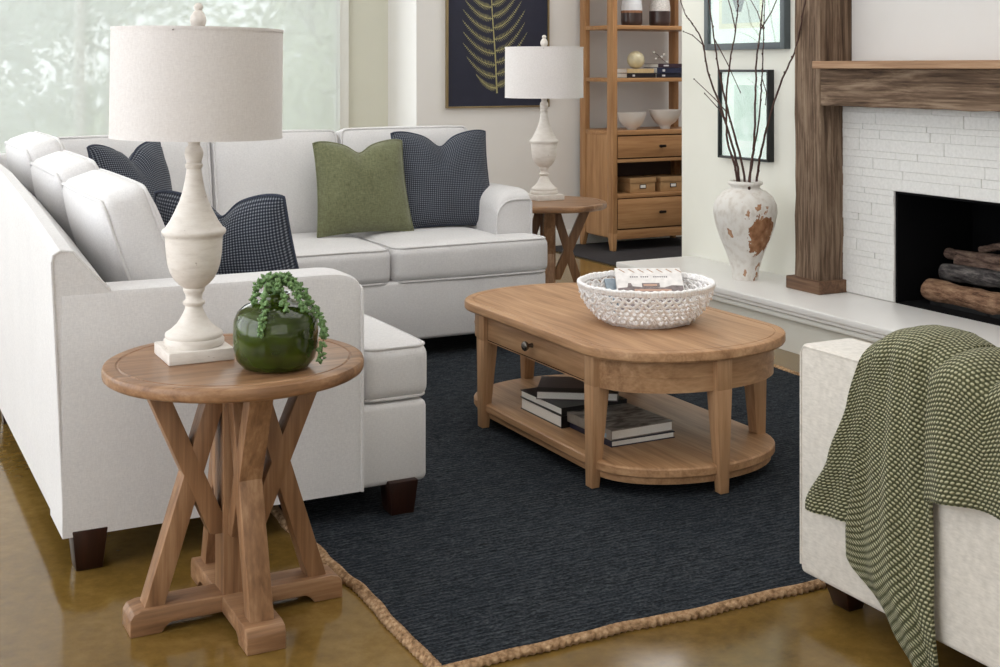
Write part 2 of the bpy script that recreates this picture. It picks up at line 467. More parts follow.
def area(name, loc, rot, sx, sy, power, col=(1,1,1)):
    l = bpy.data.lights.new(name, 'AREA'); l.shape = 'RECTANGLE'; l.size = sx; l.size_y = sy; l.energy = power; l.color = col
    o = bpy.data.objects.new(name, l); C.objects.link(o); o.location = loc; o.rotation_euler = [R(a) for a in rot]
    return o
area('daylight_left_window', (-2.05, 3.6, 1.75), (0, -90, 0), 2.5, 6.4, 82, (0.97, 0.985, 1.0))
area('daylight_rear_window', (0.7, 9.25, 1.7), (-90, 0, 0), 5.2, 2.6, 85, (0.95, 0.98, 1.0))
area('ceiling_fill', (2.6, 3.8, 3.12), (0, 0, 0), 3.0, 4.5, 54, (1.0, 0.995, 0.985))  # soft overhead fill added for general brightness; no fixture in the room
area('front_fill', (0.0, -2.3, 1.9), (90, 0, 0), 4.5, 2.2, 30, (1.0, 0.99, 0.98))  # added fill from behind the camera; the front wall has no window
area('alcove_fill', (5.9, 7.5, 3.1), (0, 0, 0), 1.6, 1.2, 34, (1.0, 0.98, 0.95))  # added fill to brighten the far wall, not an actual fitting

# ------------------------------------------------------------------ room shell
def struct(name, mb, mat, parent=None, sharp=30):
    o = mb.build(name, mat, parent, sharp)
    if parent is None: o['kind'] = 'structure'
    return o
CEIL = 3.2
struct('floor', MB().box(-2.4, 7.6, -2.6, 9.6, -0.1, 0), floor_m)
struct('ceiling', MB().box(-2.4, 7.6, -2.6, 9.6, CEIL, CEIL+0.1), ceil_paint)
# left wall: long band of windows
m = MB()
m.box(-2.4, -2.2, -2.6, 9.6, 0, 0.3).box(-2.4, -2.2, -2.6, 9.6, 3.05, CEIL)
for y0, y1 in ((-2.6, 0.2), (3.45, 3.75), (7.0, 7.3), (9.3, 9.6)): m.box(-2.4, -2.2, y0, y1, 0.3, 3.05)
struct('wall_left', m, wall_cream)
def window(name, axis, a0, a1, z0, z1, p0, p1, mull):
    f = MB(); t = 0.06
    def bx(u0, u1, v0, v1, q0=p0, q1=p1):
        if axis == 'y': f.box(q0, q1, u0, u1, v0, v1, 0.004)
        else: f.box(u0, u1, q0, q1, v0, v1, 0.004)
    bx(a0, a0+t, z0, z1); bx(a1-t, a1, z0, z1); bx(a0+t, a1-t, z0, z0+t); bx(a0+t, a1-t, z1-t, z1)
    for u in mull: bx(u-0.03, u+0.03, z0+t, z1-t)
    o = tag(f.build(name, white_paint), kind='structure')
    g = MB(); c = (p0+p1)/2
    if axis == 'y': g.box(c-0.004, c+0.004, a0+t*.9, a1-t*.9, z0+t*.9, z1-t*.9)
    else: g.box(a0+t*.9, a1-t*.9, c-0.004, c+0.004, z0+t*.9, z1-t*.9)
    g.build('glass_pane', pane_glass, o)
    return o
window('window_1', 'x', -2.1, 3.5, 0.3, 3.05, 9.36, 9.44, (1.55,))
window('window_2', 'y', 0.2, 3.45, 0.3, 3.05, -2.34, -2.26, (1.8,))
window('window_3', 'y', 3.75, 7.0, 0.3, 3.05, -2.34, -2.26, (5.4,))
window('window_4', 'y', 7.3, 9.3, 0.3, 3.05, -2.34, -2.26, ())
m = MB().box(-2.2, 3.87, 9.4, 9.6, 0, 0.3).box(-2.2, 3.87, 9.4, 9.6, 3.05, CEIL).box(3.5, 3.87, 9.4, 9.6, 0.3, 3.05).box(-2.2, -2.1, 9.4, 9.6, 0.3, 3.05)
struct('wall_rear', m, paint('cream_rear_wall_paint', srgb(218,217,203)))
struct('trim_9', MB().box(3.44, 3.525, 9.345, 9.40, 0.25, 3.12, 0.004), white_paint)
struct('wall_far', MB().box(3.87, 7.6, 8.85, 9.6, 0, CEIL), wall_pale)
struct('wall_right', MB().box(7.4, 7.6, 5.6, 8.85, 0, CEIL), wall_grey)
struct('wall_front', MB().box(-2.2, 7.4, -2.6, -2.4, 0, CEIL), wall_cream)
# fireplace wall, with the firebox opening left free
FY0, FY1, FZ0, FZ1 = 3.08, 4.79, 0.24, 0.79
m = MB().box(4.72, 5.25, FY1, 6.675, 0, CEIL).box(4.72, 5.25, -2.4, FY0, 0, CEIL).box(4.72, 5.25, FY0, FY1, FZ1, CEIL).box(4.72, 5.25, FY0, FY1, 0, FZ0)
struct('wall_fireplace', m, wall_cream)
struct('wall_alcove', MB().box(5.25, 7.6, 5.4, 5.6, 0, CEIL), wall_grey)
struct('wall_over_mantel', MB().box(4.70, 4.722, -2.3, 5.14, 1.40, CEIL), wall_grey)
struct('baseboard_far', MB().box(3.87, 7.4, 8.83, 8.85, 0, 0.12, 0.004), white_paint)
struct('baseboard_rear', MB().box(-2.1, 3.87, 9.38, 9.4, 0, 0.12, 0.004), white_paint)
# firebox lining
m = MB()
m.box(5.17, 5.19, FY0, FY1, FZ0, FZ1).box(4.66, 5.19, FY0-0.0, FY0+0.015, FZ0, FZ1).box(4.66, 5.19, FY1-0.015, FY1, FZ0, FZ1)
m.box(4.66, 5.19, FY0, FY1, FZ1-0.012, FZ1).box(4.66, 5.19, FY0, FY1, FZ0-0.005, FZ0+0.006)
tag(m.build('trim_1', soot), kind='structure')
# painted bricks: individually laid thin courses
m = MB()
random.seed(3)
z = 0.246; X0, X1 = 4.650, 4.722
courses = [0.055, 0.034, 0.062, 0.045, 0.028, 0.058, 0.04]
ci = 0
while z < 1.205:
    h = courses[ci % 7]; h = min(h, 1.206-z); y = 5.16 - random.random()*0.12
    y_end = 2.9; first = True; y = 5.16
    while y > y_end:
        L = random.uniform(0.12, 0.36)
        if first: L *= random.uniform(0.4, 1); first = False
        a, b = y-L, y
        segs = [(a, b)]
        if z < FZ1-0.01:
            segs = []
            if b > FY1: segs.append((max(a, FY1), b))
            if a < FY0: segs.append((a, min(b, FY0)))
            if z+h > FZ1 and not segs: pass
        for (p, q) in segs:
            if q-p > 0.012:
                dx = random.uniform(-0.003, 0.002)
                m.box(X0+dx, X1, p+0.0004, q-0.0004, z+0.0002, min(z+h-0.0003, 1.206), 0.0014, 1)
        y -= L
    z += h; ci += 1
struct('wall_brick', m, brick_m)
m = MB()
for a, b, c, d in ((FY1-0.002, 5.16, FZ0, 1.206), (2.9, FY0, FZ0, 1.206), (FY0-0.002, FY1, FZ1, 1.206)): m.box(4.6545, 4.719, a, b, c, d)
struct('wall_brick_backing', m, mortar_m)
# hearth bench
m = MB()
m.box(4.20, 4.72, -1.0, 6.545, 0.0, 0.19)
struct('trim_2', m, hearth_face)
struct('trim_3', MB().box(4.165, 4.72, -1.0, 6.565, 0.205, 0.24, 0.006, 3).box(4.17, 4.72, -1, 6.555, 0.19, 0.206, 0.002), stone_white)
struct('trim_4', MB().box(4.18, 4.22, -1.0, 6.555, 0.160, 0.186, 0.005, 2), white_paint)
# timber post, block and mantel
def rough_box(x0,x1,y0,y1,z0,z1, axis, amp=0.004, n=26, seed=1):
    bm = bmesh.new(); bmesh.ops.create_cube(bm, size=1)
    k = 'xyz'.index(axis)
    ed = [e for e in bm.edges if abs((e.verts[0].co-e.verts[1].co)[k]) > .5]
    bmesh.ops.subdivide_edges(bm, edges=ed, cuts=n)
    bmesh.ops.bevel(bm, geom=[e for e in bm.edges if abs((e.verts[0].co-e.verts[1].co).normalized()[k]) > .5 and e.calc_face_angle(0) > .5], offset=0.02, segments=1, affect='EDGES')
    rr = random.Random(seed); tab = {}
    for v in bm.verts:
        key = round(v.co[k], 3)
        if key not in tab: tab[key] = [rr.uniform(-amp, amp) for _ in range(6)]
        t = tab[key]
        p = [(x0+x1)/2 + v.co.x*(x1-x0), (y0+y1)/2 + v.co.y*(y1-y0), (z0+z1)/2 + v.co.z*(z1-z0)]
        for q in range(3):
            if q != k: p[q] += t[q*2 + (v.co[q] > 0)] + rr.uniform(-amp, amp)*.25
        v.co = p
    mb = MB().frombm(bm); bm.free(); return mb
struct('trim_5', rough_box(4.50, 4.715, 5.15, 5.35, 0.30, CEIL, 'z', 0.0035), barn_z)
struct('trim_6', MB().box(4.47, 4.715, 5.125, 5.385, 0.24, 0.306, 0.005, 2), wood('brown_plinth_timber', 'y', srgb(70,50,38), srgb(112,84,64), srgb(140,112,88), 0.7))
struct('trim_7', rough_box(4.50, 4.68, 2.9, 5.149, 1.205, 1.392, 'y', 0.003, 40, 5), barn_y)
struct('trim_8', MB().box(4.445, 4.72, 2.9, 5.152, 1.392, 1.43, 0.003, 1), mantel_top)

# ------------------------------------------------------------------ outside
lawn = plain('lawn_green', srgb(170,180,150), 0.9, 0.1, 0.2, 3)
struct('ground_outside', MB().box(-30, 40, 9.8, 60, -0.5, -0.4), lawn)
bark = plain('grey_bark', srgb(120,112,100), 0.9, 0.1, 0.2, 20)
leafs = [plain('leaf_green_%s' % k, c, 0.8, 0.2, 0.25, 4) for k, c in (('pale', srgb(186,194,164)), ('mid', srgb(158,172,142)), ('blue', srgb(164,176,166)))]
def tree(x, y, h, w_, lm, label, rs):
    rr = random.Random(rs)
    t = empty('tree', (x, y, -0.4))
    tag(t, label, 'tree', 'trees outside the rear window')
    tm = MB()
    tm.tube([(0,0,0), (0.1,0.05,h*.35), (0.0,0.1,h*.8)], [0.14, 0.1, 0.04], 8)
    tips = []
    for k in range(11):
        a = rr.uniform(0, 2*pi); z0 = h*rr.uniform(.15, .7); L = w_*rr.uniform(.5, 1.0)
        p = [(0.05,0.05,z0), (cos(a)*L*.5, sin(a)*L*.5, z0+L*.25), (cos(a)*L, sin(a)*L, z0+L*rr.uniform(.2,.7))]
        tm.tube(p, [0.05, 0.035, 0.012], 5); tips += [Vector(p[1]), Vector(p[2])]
    tm.build('trunk', bark, t)
    lf = MB()
    for c in tips + [Vector((0,0,h*.85)), Vector((0,0,h*.6))]:
        for k in range(330):
            d = Vector((rr.gauss(0,1), rr.gauss(0,1), rr.gauss(0,.8)))*w_*.22
            p = c + d; s_ = rr.uniform(.04, .09)
            a = Vector((rr.uniform(-1,1), rr.uniform(-1,1), rr.uniform(-1,1))).normalized()
            b = a.cross(Vector((rr.uniform(-1,1), rr.uniform(-1,1), .3))).normalized()
            lf.add([p-a*s_, p+b*s_*.5, p+a*s_, p-b*s_*.5], [(0,1,2,3)])
    lf.build('foliage', leafs[lm], t, 180)
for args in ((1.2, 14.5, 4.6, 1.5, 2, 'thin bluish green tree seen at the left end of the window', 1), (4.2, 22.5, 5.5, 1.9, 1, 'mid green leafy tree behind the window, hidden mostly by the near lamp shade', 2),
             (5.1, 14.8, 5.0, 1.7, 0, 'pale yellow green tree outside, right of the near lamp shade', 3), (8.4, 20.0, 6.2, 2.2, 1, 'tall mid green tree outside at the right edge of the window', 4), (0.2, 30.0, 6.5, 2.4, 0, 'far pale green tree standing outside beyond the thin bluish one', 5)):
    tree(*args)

# ------------------------------------------------------------------ roller shade (sheer)
rs = empty('roller_blind', (0.7, 9.30, 0))
tag(rs, 'sheer white roller shade drawn down over the rear window', 'window shade')
MB().box(-2.72, 2.735, -0.0012, 0.0012, 0.36, 2.98).build('fabric', sheer, rs)
MB().tube([(-2.75, 0, 3.0), (2.77, 0, 3.0)], 0.03, 16).build('roller', white_paint, rs)
MB().box(-2.72, 2.735, -0.008, 0.008, 0.33, 0.362, 0.004).build('hem_bar', white_paint, rs)

# ------------------------------------------------------------------ rugs
rug = empty('area_rug', (2.58, 4.5, 0))
tag(rug, 'large charcoal woven rug with natural jute rope edge under coffee table', 'rug')
rx0, rx1, ry0, ry1 = 1.250, 3.90, 2.722, 6.6
m = MB()
rr = random.Random(4)
m.grid(lambda u, v: (rx0+(rx1-rx0)*u-2.58, ry0+(ry1-ry0)*v-4.5, 0.011+rr.uniform(-.0015, .0015)), 90, 130)
m.box(rx0-2.58, rx1-2.58, ry0-4.5, ry1-4.5, 0.0, 0.008)
m.build('woven_field', rug_m, rug, 60)
m = MB()
per = []
def wob(a, s): return 0.007*sin(a*5.1+s)+0.004*sin(a*15.3+s*2)+0.002*sin(a*41+s)
N = 160
c4 = [(rx0, ry0), (rx1, ry0), (rx1, ry1), (rx0, ry1)]
for i in range(4):
    a, b = c4[i], c4[(i+1) % 4]
    n_ = int(math.dist(a, b)/0.02)
    for k in range(n_):
        t = k/n_; L = t*math.dist(a, b)
        e = min(1, 8*t, 8*(1-t))
        per.append((a[0]+(b[0]-a[0])*t + (wob(L, i)*e if i % 2 else 0), a[1]+(b[1]-a[1])*t + (0 if i % 2 else wob(L, i)*e), 0))
# three-strand braid
for s_ in range(3):
    path = []
    L = 0
    for k, p in enumerate(per):
        q = per[(k+1) % len(per)]
        d = Vector(q)-Vector(p); L += d.length; d.normalize(); nrm = Vector((-d.y, d.x, 0))
        ph = L*2*pi/0.06 + s_*2*pi/3
        o_ = Vector(p) + nrm*sin(ph)*0.010
        path.append((o_.x-2.58, o_.y-4.5, 0.009+0.003*cos(2*ph)))
    m.tube(path, [0.0095+0.0004*sin(i*.9) for i in range(len(path))], 6, closed=True)
m.build('jute_border', jute, rug, 60)
dr = MB().box(-1.15, 1.3, -0.95, 0.62, 0, 0.012, 0.004).build('bookcase_rug', plain('dark_slate_rug', srgb(52,50,52), 0.85, 0.2, 0.12, 30, bump=0.2), loc=(6.05, 8.16, 0))
tag(dr, 'dark grey flat rug lying under the tall oak bookcase', 'rug')

# ------------------------------------------------------------------ sectional sofa
sofa = empty('sectional_sofa', (0.56, 3.73, 0))
tag(sofa, 'large L-shaped sectional sofa in pale linen with piped cushions', 'sofa')
SO = Matrix.Translation((-0.56, -3.73, 0))
def spart(name, mb, mat=linen, sharp=40):
    return mb.build(name, mat, sofa, sharp)
# base rails
m = MB()
m.box(0.60, 1.675, 3.742, 5.70, 0.10, 0.355, 0.02, 3, SO)
m.box(0.58, 3.19, 5.67, 6.72, 0.10, 0.385, 0.02, 3, SO)
spart('base_frame', m)
# long back panel of the left run: rises towards the corner
m = MB()
ys = [3.737, 4.4, 5.1, 5.9, 6.76]; zt = [0.89, 0.955, 1.01, 1.03, 1.03]
vs = []
prof_n = None
rings = []
for y, zt_ in zip(ys, zt):
    pr_ = [(0.578, 0.10), (0.560, 0.50), (0.543, zt_-0.03), (0.548, zt_-0.008), (0.566, zt_+0.004), (0.60, zt_), (0.645, zt_-0.055), (0.70, zt_-0.115), (0.74, 0.60), (0.76, 0.10)]
    rings.append([(x, y, z_) for x, z_ in pr_])
n_ = len(rings[0])
vs = [p for r_ in rings for p in r_]
fs = []
for i in range(len(rings)-1):
    for k in range(n_):
        fs.append((i*n_+k, i*n_+(k+1) % n_, (i+1)*n_+(k+1) % n_, (i+1)*n_+k))
fs.append(list(range(n_))); fs.append([(len(rings)-1)*n_+k for k in range(n_)][::-1])
m.add(vs, fs, None, SO)
m.tube([(x, 3.738, z_) for x, z_ in [(0.578, 0.10), (0.560, 0.50), (0.543, 0.86), (0.548, 0.882), (0.566, 0.893), (0.60, 0.889), (0.645, 0.835), (0.70, 0.775)]], 0.0045, 6, M=SO)
spart('back_frame', m, sharp=30)
# back panel of the rear run
m = MB().box(0.60, 3.19, 6.62, 6.76, 0.10, 0.98, 0.03, 3, SO)
spart('back_frame', m)
# arms: shape in the depth direction, rounded on the inner top edge
def arm_profile(th, zt_):
    pts = [(0, 0.10), (0, zt_-0.02), (0.006, zt_-0.006), (0.02, zt_)]
    for k in range(7):
        a = R(90 - 90*k/6); pts.append((th-0.10+0.10*cos(a), zt_-0.10+0.10*sin(a)))
    pts.append((th, 0.10)); return pts
def arm(th, L, zt_, zback, M):
    """outer face at v=0, inner at v=th, u runs from back (0) to front (L); front top corner rounded"""
    mb = MB(); rings = []
    us = [0, L*.3, L*.6, L-0.10] + [L-0.10+0.10*sin(R(15*k)) for k in range(1, 7)]
    for u in us:
        drop = 0.0
        if u > L-0.10: drop = 0.05*(1-cos(math.asin(min(1, (u-L+0.10)/0.10))))
        zz = zback + (zt_-zback)*min(1, u/(L*.6))
        rings.append([(u, v, z_ - (drop if z_ > 0.4 else 0) + ((zz-zt_) if z_ > 0.4 else 0)) for v, z_ in arm_profile(th, zt_)])
    n_ = len(rings[0]); fs = []
    for i in range(len(rings)-1):
        for k in range(n_): fs.append((i*n_+k, i*n_+(k+1) % n_, (i+1)*n_+(k+1) % n_, (i+1)*n_+k))
    fs.append(list(range(n_))); fs.append([(len(rings)-1)*n_+k for k in range(n_)][::-1])
    mb.add([p for r_ in rings for p in r_], fs, None, M)
    last = rings[-1]
    mb.tube([(p[0]+0.002, p[1], p[2]) for p in last], 0.0055, 6, M=M)
    return mb
A = arm(0.22, 0.879, 0.776, 0.779, SO @ Matrix(((1,0,0,0.571),(0,1,0,3.733),(0,0,1,0),(0,0,0,1))))

spart('armrest', A)
# rear-run arm: outer face looks +X, so mirror
Mr = SO @ Matrix(((0, -1, 0, 3.215), (-1, 0, 0, 6.68), (0, 0, 1, 0), (0, 0, 0, 1)))
spart('armrest', arm(0.20, 0.80, 0.772, 0.772, Mr))
# seat cushions
def seat(x0, x1, y0, y1, z0, z1, nm='seat_cushion'):
    M = SO @ Matrix.Translation(((x0+x1)/2, (y0+y1)/2, (z0+z1)/2))
    spart(nm, MB().cushion((x1-x0)/2, (y1-y0)/2, (z1-z0)/2, 0.045, 0.018, 18, M, 0.006, 0.0055), sharp=60)
seat(0.80, 1.68, 3.965, 4.80, 0.358, 0.532)
# T-shaped front lobe of that cushion wraps the arm
spart('seat_cushion_lobe', MB().cushion(0.115, 0.30, 0.087, 0.04, 0.008, 12, SO @ Matrix.Translation((1.574, 4.045, 0.445)), 0.004, 0.0055), sharp=60)
seat(0.80, 1.68, 4.81, 5.645, 0.358, 0.536)
seat(0.80, 1.66, 5.66, 6.50, 0.376, 0.545)
seat(1.67, 2.358, 5.66, 6.50, 0.372, 0.548)
seat(2.364, 3.02, 5.66, 6.50, 0.372, 0.552)
spart('seat_cushion_lobe', MB().cushion(0.30, 0.105, 0.09, 0.04, 0.006, 12, SO @ Matrix.Translation((2.902, 5.763, 0.462)), 0.004, 0.0055), sharp=60)
# back cushions
def backc(cx, cy, cz, hw, hh, th, M0, rr_=0.035, cr_=0.04):
    M = SO @ M0
    spart('back_cushion', MB().cushion(hw, hh, th, rr_, cr_, 18, M, 0.010, 0.0065), sharp=60)
def bc_left(y0, y1, zt_, xo=0.0):
    # thickness along X; local x -> world Y, local y -> up, local z -> +X, leaning back
    c = Vector((0.866+xo, (y0+y1)/2, 0.535+(zt_-0.545)/2))
    M = Matrix.Translation(c) @ Matrix.Rotation(R(-19), 4, 'Y') @ Matrix(((0,0,1,0),(1,0,0,0),(0,1,0,0),(0,0,0,1)))
    backc(0,0,0, (y1-y0)/2, (zt_-0.53)/2+0.012, 0.072, M)
bc_left(3.965, 4.735, 1.03); bc_left(4.745, 5.45, 1.055, -0.006); bc_left(5.46, 6.20, 1.10, -0.01)
def bc_rear(x0, x1, zt_):
    c = Vector(((x0+x1)/2, 6.42, 0.53+(zt_-0.53)/2))
    M = Matrix.Translation(c) @ Matrix.Rotation(R(-11), 4, 'X') @ Matrix(((1,0,0,0),(0,0,-1,0),(0,1,0,0),(0,0,0,1)))
    backc(0,0,0, (x1-x0)/2, (zt_-0.53)/2+0.012, 0.095, M)
bc_rear(0.92, 1.675, 1.05); bc_rear(1.685, 2.345, 1.055); bc_rear(2.355, 3.10, 1.06)
# legs
def sleg(x, y, sx=1, sy=1):
    s0, s1 = 0.036, 0.048
    m = MB().hexa([(x-s0, y-s0, 0.0), (x+s0, y-s0, 0.0), (x+s0, y+s0, 0.0), (x-s0, y+s0, 0.0)],
                  [(x-s1, y-s1, 0.115), (x+s1, y-s1, 0.115), (x+s1, y+s1, 0.115), (x-s1, y+s1, 0.115)], 0.003, SO)
    spart('leg', m, legwood)
for p in ((0.645, 3.778), (1.585, 3.765), (0.645, 5.46), (1.60, 5.46), (0.65, 6.66), (3.12, 5.74), (3.12, 6.64), (2.0, 5.74)): sleg(*p)

# ------------------------------------------------------------------ throw pillows
def pillow_mesh(w_, h_, t_, chop=0.06, n=26, soft=0.06, flare=0.035):
    def surf(sg):
        def fn(u, v):
            a, b = 2*u-1, 2*v-1
            # plump cross-section, dog-eared corners
            th = t_*(max(0, 1-abs(a)**2.6)**0.55)*(max(0, 1-abs(b)**2.6)**0.55)
            px = a*w_/2*(1 - soft*(1-b*b)*abs(a)**2)
            pz = b*h_/2*(1 - soft*(1-a*a)*abs(b)**2)
            c = chop*(0.55*math.exp(-(a/0.20)**2)+0.45*math.exp(-(a/0.5)**2))*max(0, (b+0.2)/1.2)**1.5 + 0.035*h_*abs(a)**7*max(0, b)**3
            px *= 1 - flare*b
            pz -= c
            th *= 1 - 0.45*math.exp(-(a/0.22)**2)*max(0, b)**2*(1 if chop else 0)
            wr = 0.004*sin(9*a+3*b)*sin(7*b-2*a)
            return (px, sg*(th+ (wr if th > 0.02 else 0)), pz + h_/2)
        return fn
    mb = MB()
    mb.grid(surf(-1), n, n, lambda u, v: (u*w_*1.6, v*h_*1.6))
    mb.grid(surf(1), n, n, lambda u, v: (u*w_*1.6, v*h_*1.6))
    pth = []
    f = surf(1)
    for k in range(n*2): pth.append((k/(n*2), 0))
    for k in range(n*2): pth.append((1, k/(n*2)))
    for k in range(n*2): pth.append((1-k/(n*2), 1))
    for k in range(n*2): pth.append((0, 1-k/(n*2)))
    return mb, [ (lambda p: (p[0], 0, p[2]))(f(u, v)) for u, v in pth]
def pillow(label, mat, loc, rz, tilt, w_, h_, t_, chop, roll=0, grp=None, flare=0.035):
    o = empty('throw_pillow', loc)
    o.rotation_euler = (R(tilt), R(roll), R(rz)); o.rotation_mode = 'XYZ'
    tag(o, label, 'pillow', grp)
    mb, pth = pillow_mesh(w_, h_, t_, chop, flare=flare)
    mb.build('pillow_cover', mat, o, 60)
    MB().tube(pth, 0.005, 6, closed=True).build('piping', navy_cord if mat is navy else mat, o, 60)
    return o
G = 'throw pillows on the sectional'
pillow('sage green linen throw pillow on the rear seat, overlapping a navy one', sage, (2.375, 6.05, 0.570), 2, -13, 0.50, 0.48, 0.085, 0.06, 0, G)
pillow('navy houndstooth pillow beside the right armrest, behind the green one', navy, (2.845, 6.12, 0.565), -3, -12, 0.55, 0.52, 0.085, 0.08, 0, G)
pillow('navy houndstooth pillow showing its top above the near armrest', navy, (1.185, 4.265, 0.545), -36, 14, 0.52, 0.47, 0.11, 0.08, 1, G, 0.16)
pillow('navy houndstooth pillow in the far corner of the sectional', navy, (1.235, 5.73, 0.555), 40, -14, 0.50, 0.54, 0.09, 0.08, 0, G)

# ------------------------------------------------------------------ round side table
def disc_top(rad, zt, th, groove, mat_parent, seg=72):
    prof = [(0, zt-th), (rad-0.008, zt-th), (rad-0.002, zt-th+0.004), (rad, zt-th+0.010), (rad, zt-0.010), (rad-0.003, zt-0.003), (rad-0.010, zt),
            (groove+0.004, zt), (groove+0.0015, zt-0.003), (groove-0.0015, zt-0.003), (groove-0.004, zt), (0, zt)]
    return MB().lathe(prof, seg)
st = empty('side_table', (0.930, 3.289, 0))
tag(st, 'round oak side table with crossed braces in front of the sofa arm', 'side table', 'matching round oak side tables')
disc_top(0.33, 0.65, 0.034, 0.294, st).build('table_top', side_top, st, 40)
m = MB()
for a in range(0, 360, 90):
    pts = [(-0.275, 0), (-0.275, 0.042), (-0.266, 0.056), (-0.245, 0.062), (-0.0, 0.076), (-0.0, 0.022), (-0.175, 0.022), (-0.19, 0.012), (-0.198, 0)]
    # extrude across the width
    M = Matrix.Rotation(R(a), 4, 'Z') @ Matrix.Rotation(R(90), 4, 'X')
    if a in (0,): m.prism([(x, y) for x, y in pts[:4]] + [(0.245, 0.062), (0.266, 0.056), (0.275, 0.042), (0.275, 0), (0.198, 0), (0.19, 0.012), (0.175, 0.022), (-0.175, 0.022), (-0.19, 0.012), (-0.198, 0)], -0.048, 0.048, M, 0.003)
    if a in (90, 270):
        m.prism([(-0.272, 0), (-0.272, 0.042), (-0.263, 0.056), (-0.242, 0.0615), (-0.047, 0.0615), (-0.047, 0.022), (-0.175, 0.022), (-0.19, 0.012), (-0.198, 0)], -0.048, 0.048, M, 0.003)
m.build('cross_base', side_oak['x'], st, 40)
MB().box(-0.042, 0.042, -0.042, 0.042, 0.055, 0.618, 0.003).build('post', side_oak['z'], st)
def brace(mb, r0, z0, r1, z1, wt, th, M):
    d = Vector((r1-r0, 0, z1-z0)); L = d.length; ang = math.atan2(d.x, d.z)
    nx = cos(ang)*th/2; nz = -sin(ang)*th/2
    # ends cut level with the surfaces they meet
    k = th/2/cos(ang)
    lo = [(r0-k, -wt/2, z0), (r0+k, -wt/2, z0), (r0+k, wt/2, z0), (r0-k, wt/2, z0)]
    hi = [(r1-k, -wt/2, z1), (r1+k, -wt/2, z1), (r1+k, wt/2, z1), (r1-k, wt/2, z1)]
    mb.hexa(lo, hi, 0.0025, M)
for a in range(0, 360, 90):
    M = Matrix.Rotation(R(a), 4, 'Z')
    m = MB(); brace(m, 0.045, 0.215, 0.216, 0.6165, 0.060, 0.048, M); m.build('brace', side_oak['z'], st)
    m = MB(); brace(m, 0.212, 0.060, 0.050, 0.58, 0.0596, 0.048, M); m.build('brace', side_oak['z'], st)

# ------------------------------------------------------------------ table lamp
lamp = empty('table_lamp', (0.840, 3.356, 0.65)); lamp.scale = (.974, .974, .974)
tag(lamp, 'tall cream turned table lamp with linen drum shade beside green vase', 'lamp', 'matching cream table lamps')
MB().box(-0.086, 0.086, -0.086, 0.086, 0, 0.032, 0.003).build('plinth', lamp_m, lamp)
def zz(c): return 1.4-((130+c/2.667)-67)*0.002658-0.63
prof = [(0.0, 0.030), (0.074, 0.030), (0.079, 0.036), (0.079, 0.048), (0.074, 0.054), (0.076, 0.060), (0.074, 0.066), (0.062, 0.074), (0.048, 0.088), (0.038, 0.102), (0.030, 0.116), (0.0245, 0.128), (0.023, 0.136), (0.030, 0.141),
        (0.0305, 0.147), (0.0245, 0.151), (0.022, 0.156), (0.023, 0.166), (0.028, 0.174), (0.030, 0.180), (0.029, 0.184), (0.044, 0.196), (0.056, 0.209), (0.066, 0.228), (0.072, 0.248), (0.076, 0.275), (0.0785, 0.315), (0.079, 0.321), (0.086, 0.327),
        (0.088, 0.334), (0.086, 0.340), (0.079, 0.343), (0.076, 0.348), (0.066, 0.362), (0.052, 0.388), (0.040, 0.413), (0.031, 0.440), (0.025, 0.468), (0.021, 0.492), (0.020, 0.500), (0.024, 0.504), (0.0245, 0.511), (0.020, 0.515), (0.022, 0.523),
        (0.0255, 0.535), (0.026, 0.543), (0.023, 0.553), (0.017, 0.561), (0.0155, 0.566), (0.018, 0.570), (0.018, 0.582), (0.012, 0.590), (0.0, 0.592)]
MB().lathe([(r_*(0.955 if z_ > 0.08 else 1.0), z_) for r_, z_ in prof], 64).build('body', lamp_m, lamp, 50)
zb, ztp = 0.585, 0.868
m = MB().lathe([(0.2245, zb), (0.2235, ztp), (0.2215, ztp), (0.2225, zb), (0.2245, zb)], 96)
for z_ in (zb, ztp): m.lathe([(0.2254, z_-0.003), (0.2250, z_+0.004), (0.222, z_+0.004), (0.222, z_-0.003), (0.2254, z_-0.003)], 96)
m.build('lamp_shade', shade_linen, lamp, 50)
m = MB()
for k in range(3):
    a = 2*pi*k/3; m.tube([(0, 0, ztp-0.01), (0.227*cos(a), 0.227*sin(a), ztp-0.006)], 0.002, 6)
m.tube([(0.035*cos(a), 0, 0.73+0.14*sin(a)) for a in [R(x) for x in range(-90, 271, 15)]], 0.0018, 6)
m.tube([(0, 0, 0.59), (0, 0, 0.66)], 0.012, 12)
m.build('shade_harp', pewter, lamp)
MB().lathe([(0, 0.862), (0.010, 0.864), (0.012, 0.872), (0.018, 0.880), (0.0215, 0.892), (0.020, 0.905), (0.013, 0.917), (0.009, 0.921), (0.012, 0.926), (0.0125, 0.932), (0.008, 0.939), (0, 0.941)], 24).build('finial', lamp_m, lamp, 60)

st2 = copy_tree(st); st2.rotation_euler = (0, 0, R(-27)); st2.location = (3.57, 6.335, 0); st2['label'] = 'round oak side table between the rear sofa arm and the bookcase'
lamp2 = copy_tree(lamp); lamp2.scale = (.99, .99, .99); lamp2.location = (3.60, 6.43, 0.65); [setattr(c, 'rotation_euler', (0, R(0.73), 0)) for c in kids(lamp) if c.name.split('.')[0] in ('lamp_shade', 'shade_harp', 'finial')]; lamp2['label'] = 'cream table lamp with drum shade standing in front of the fern picture'

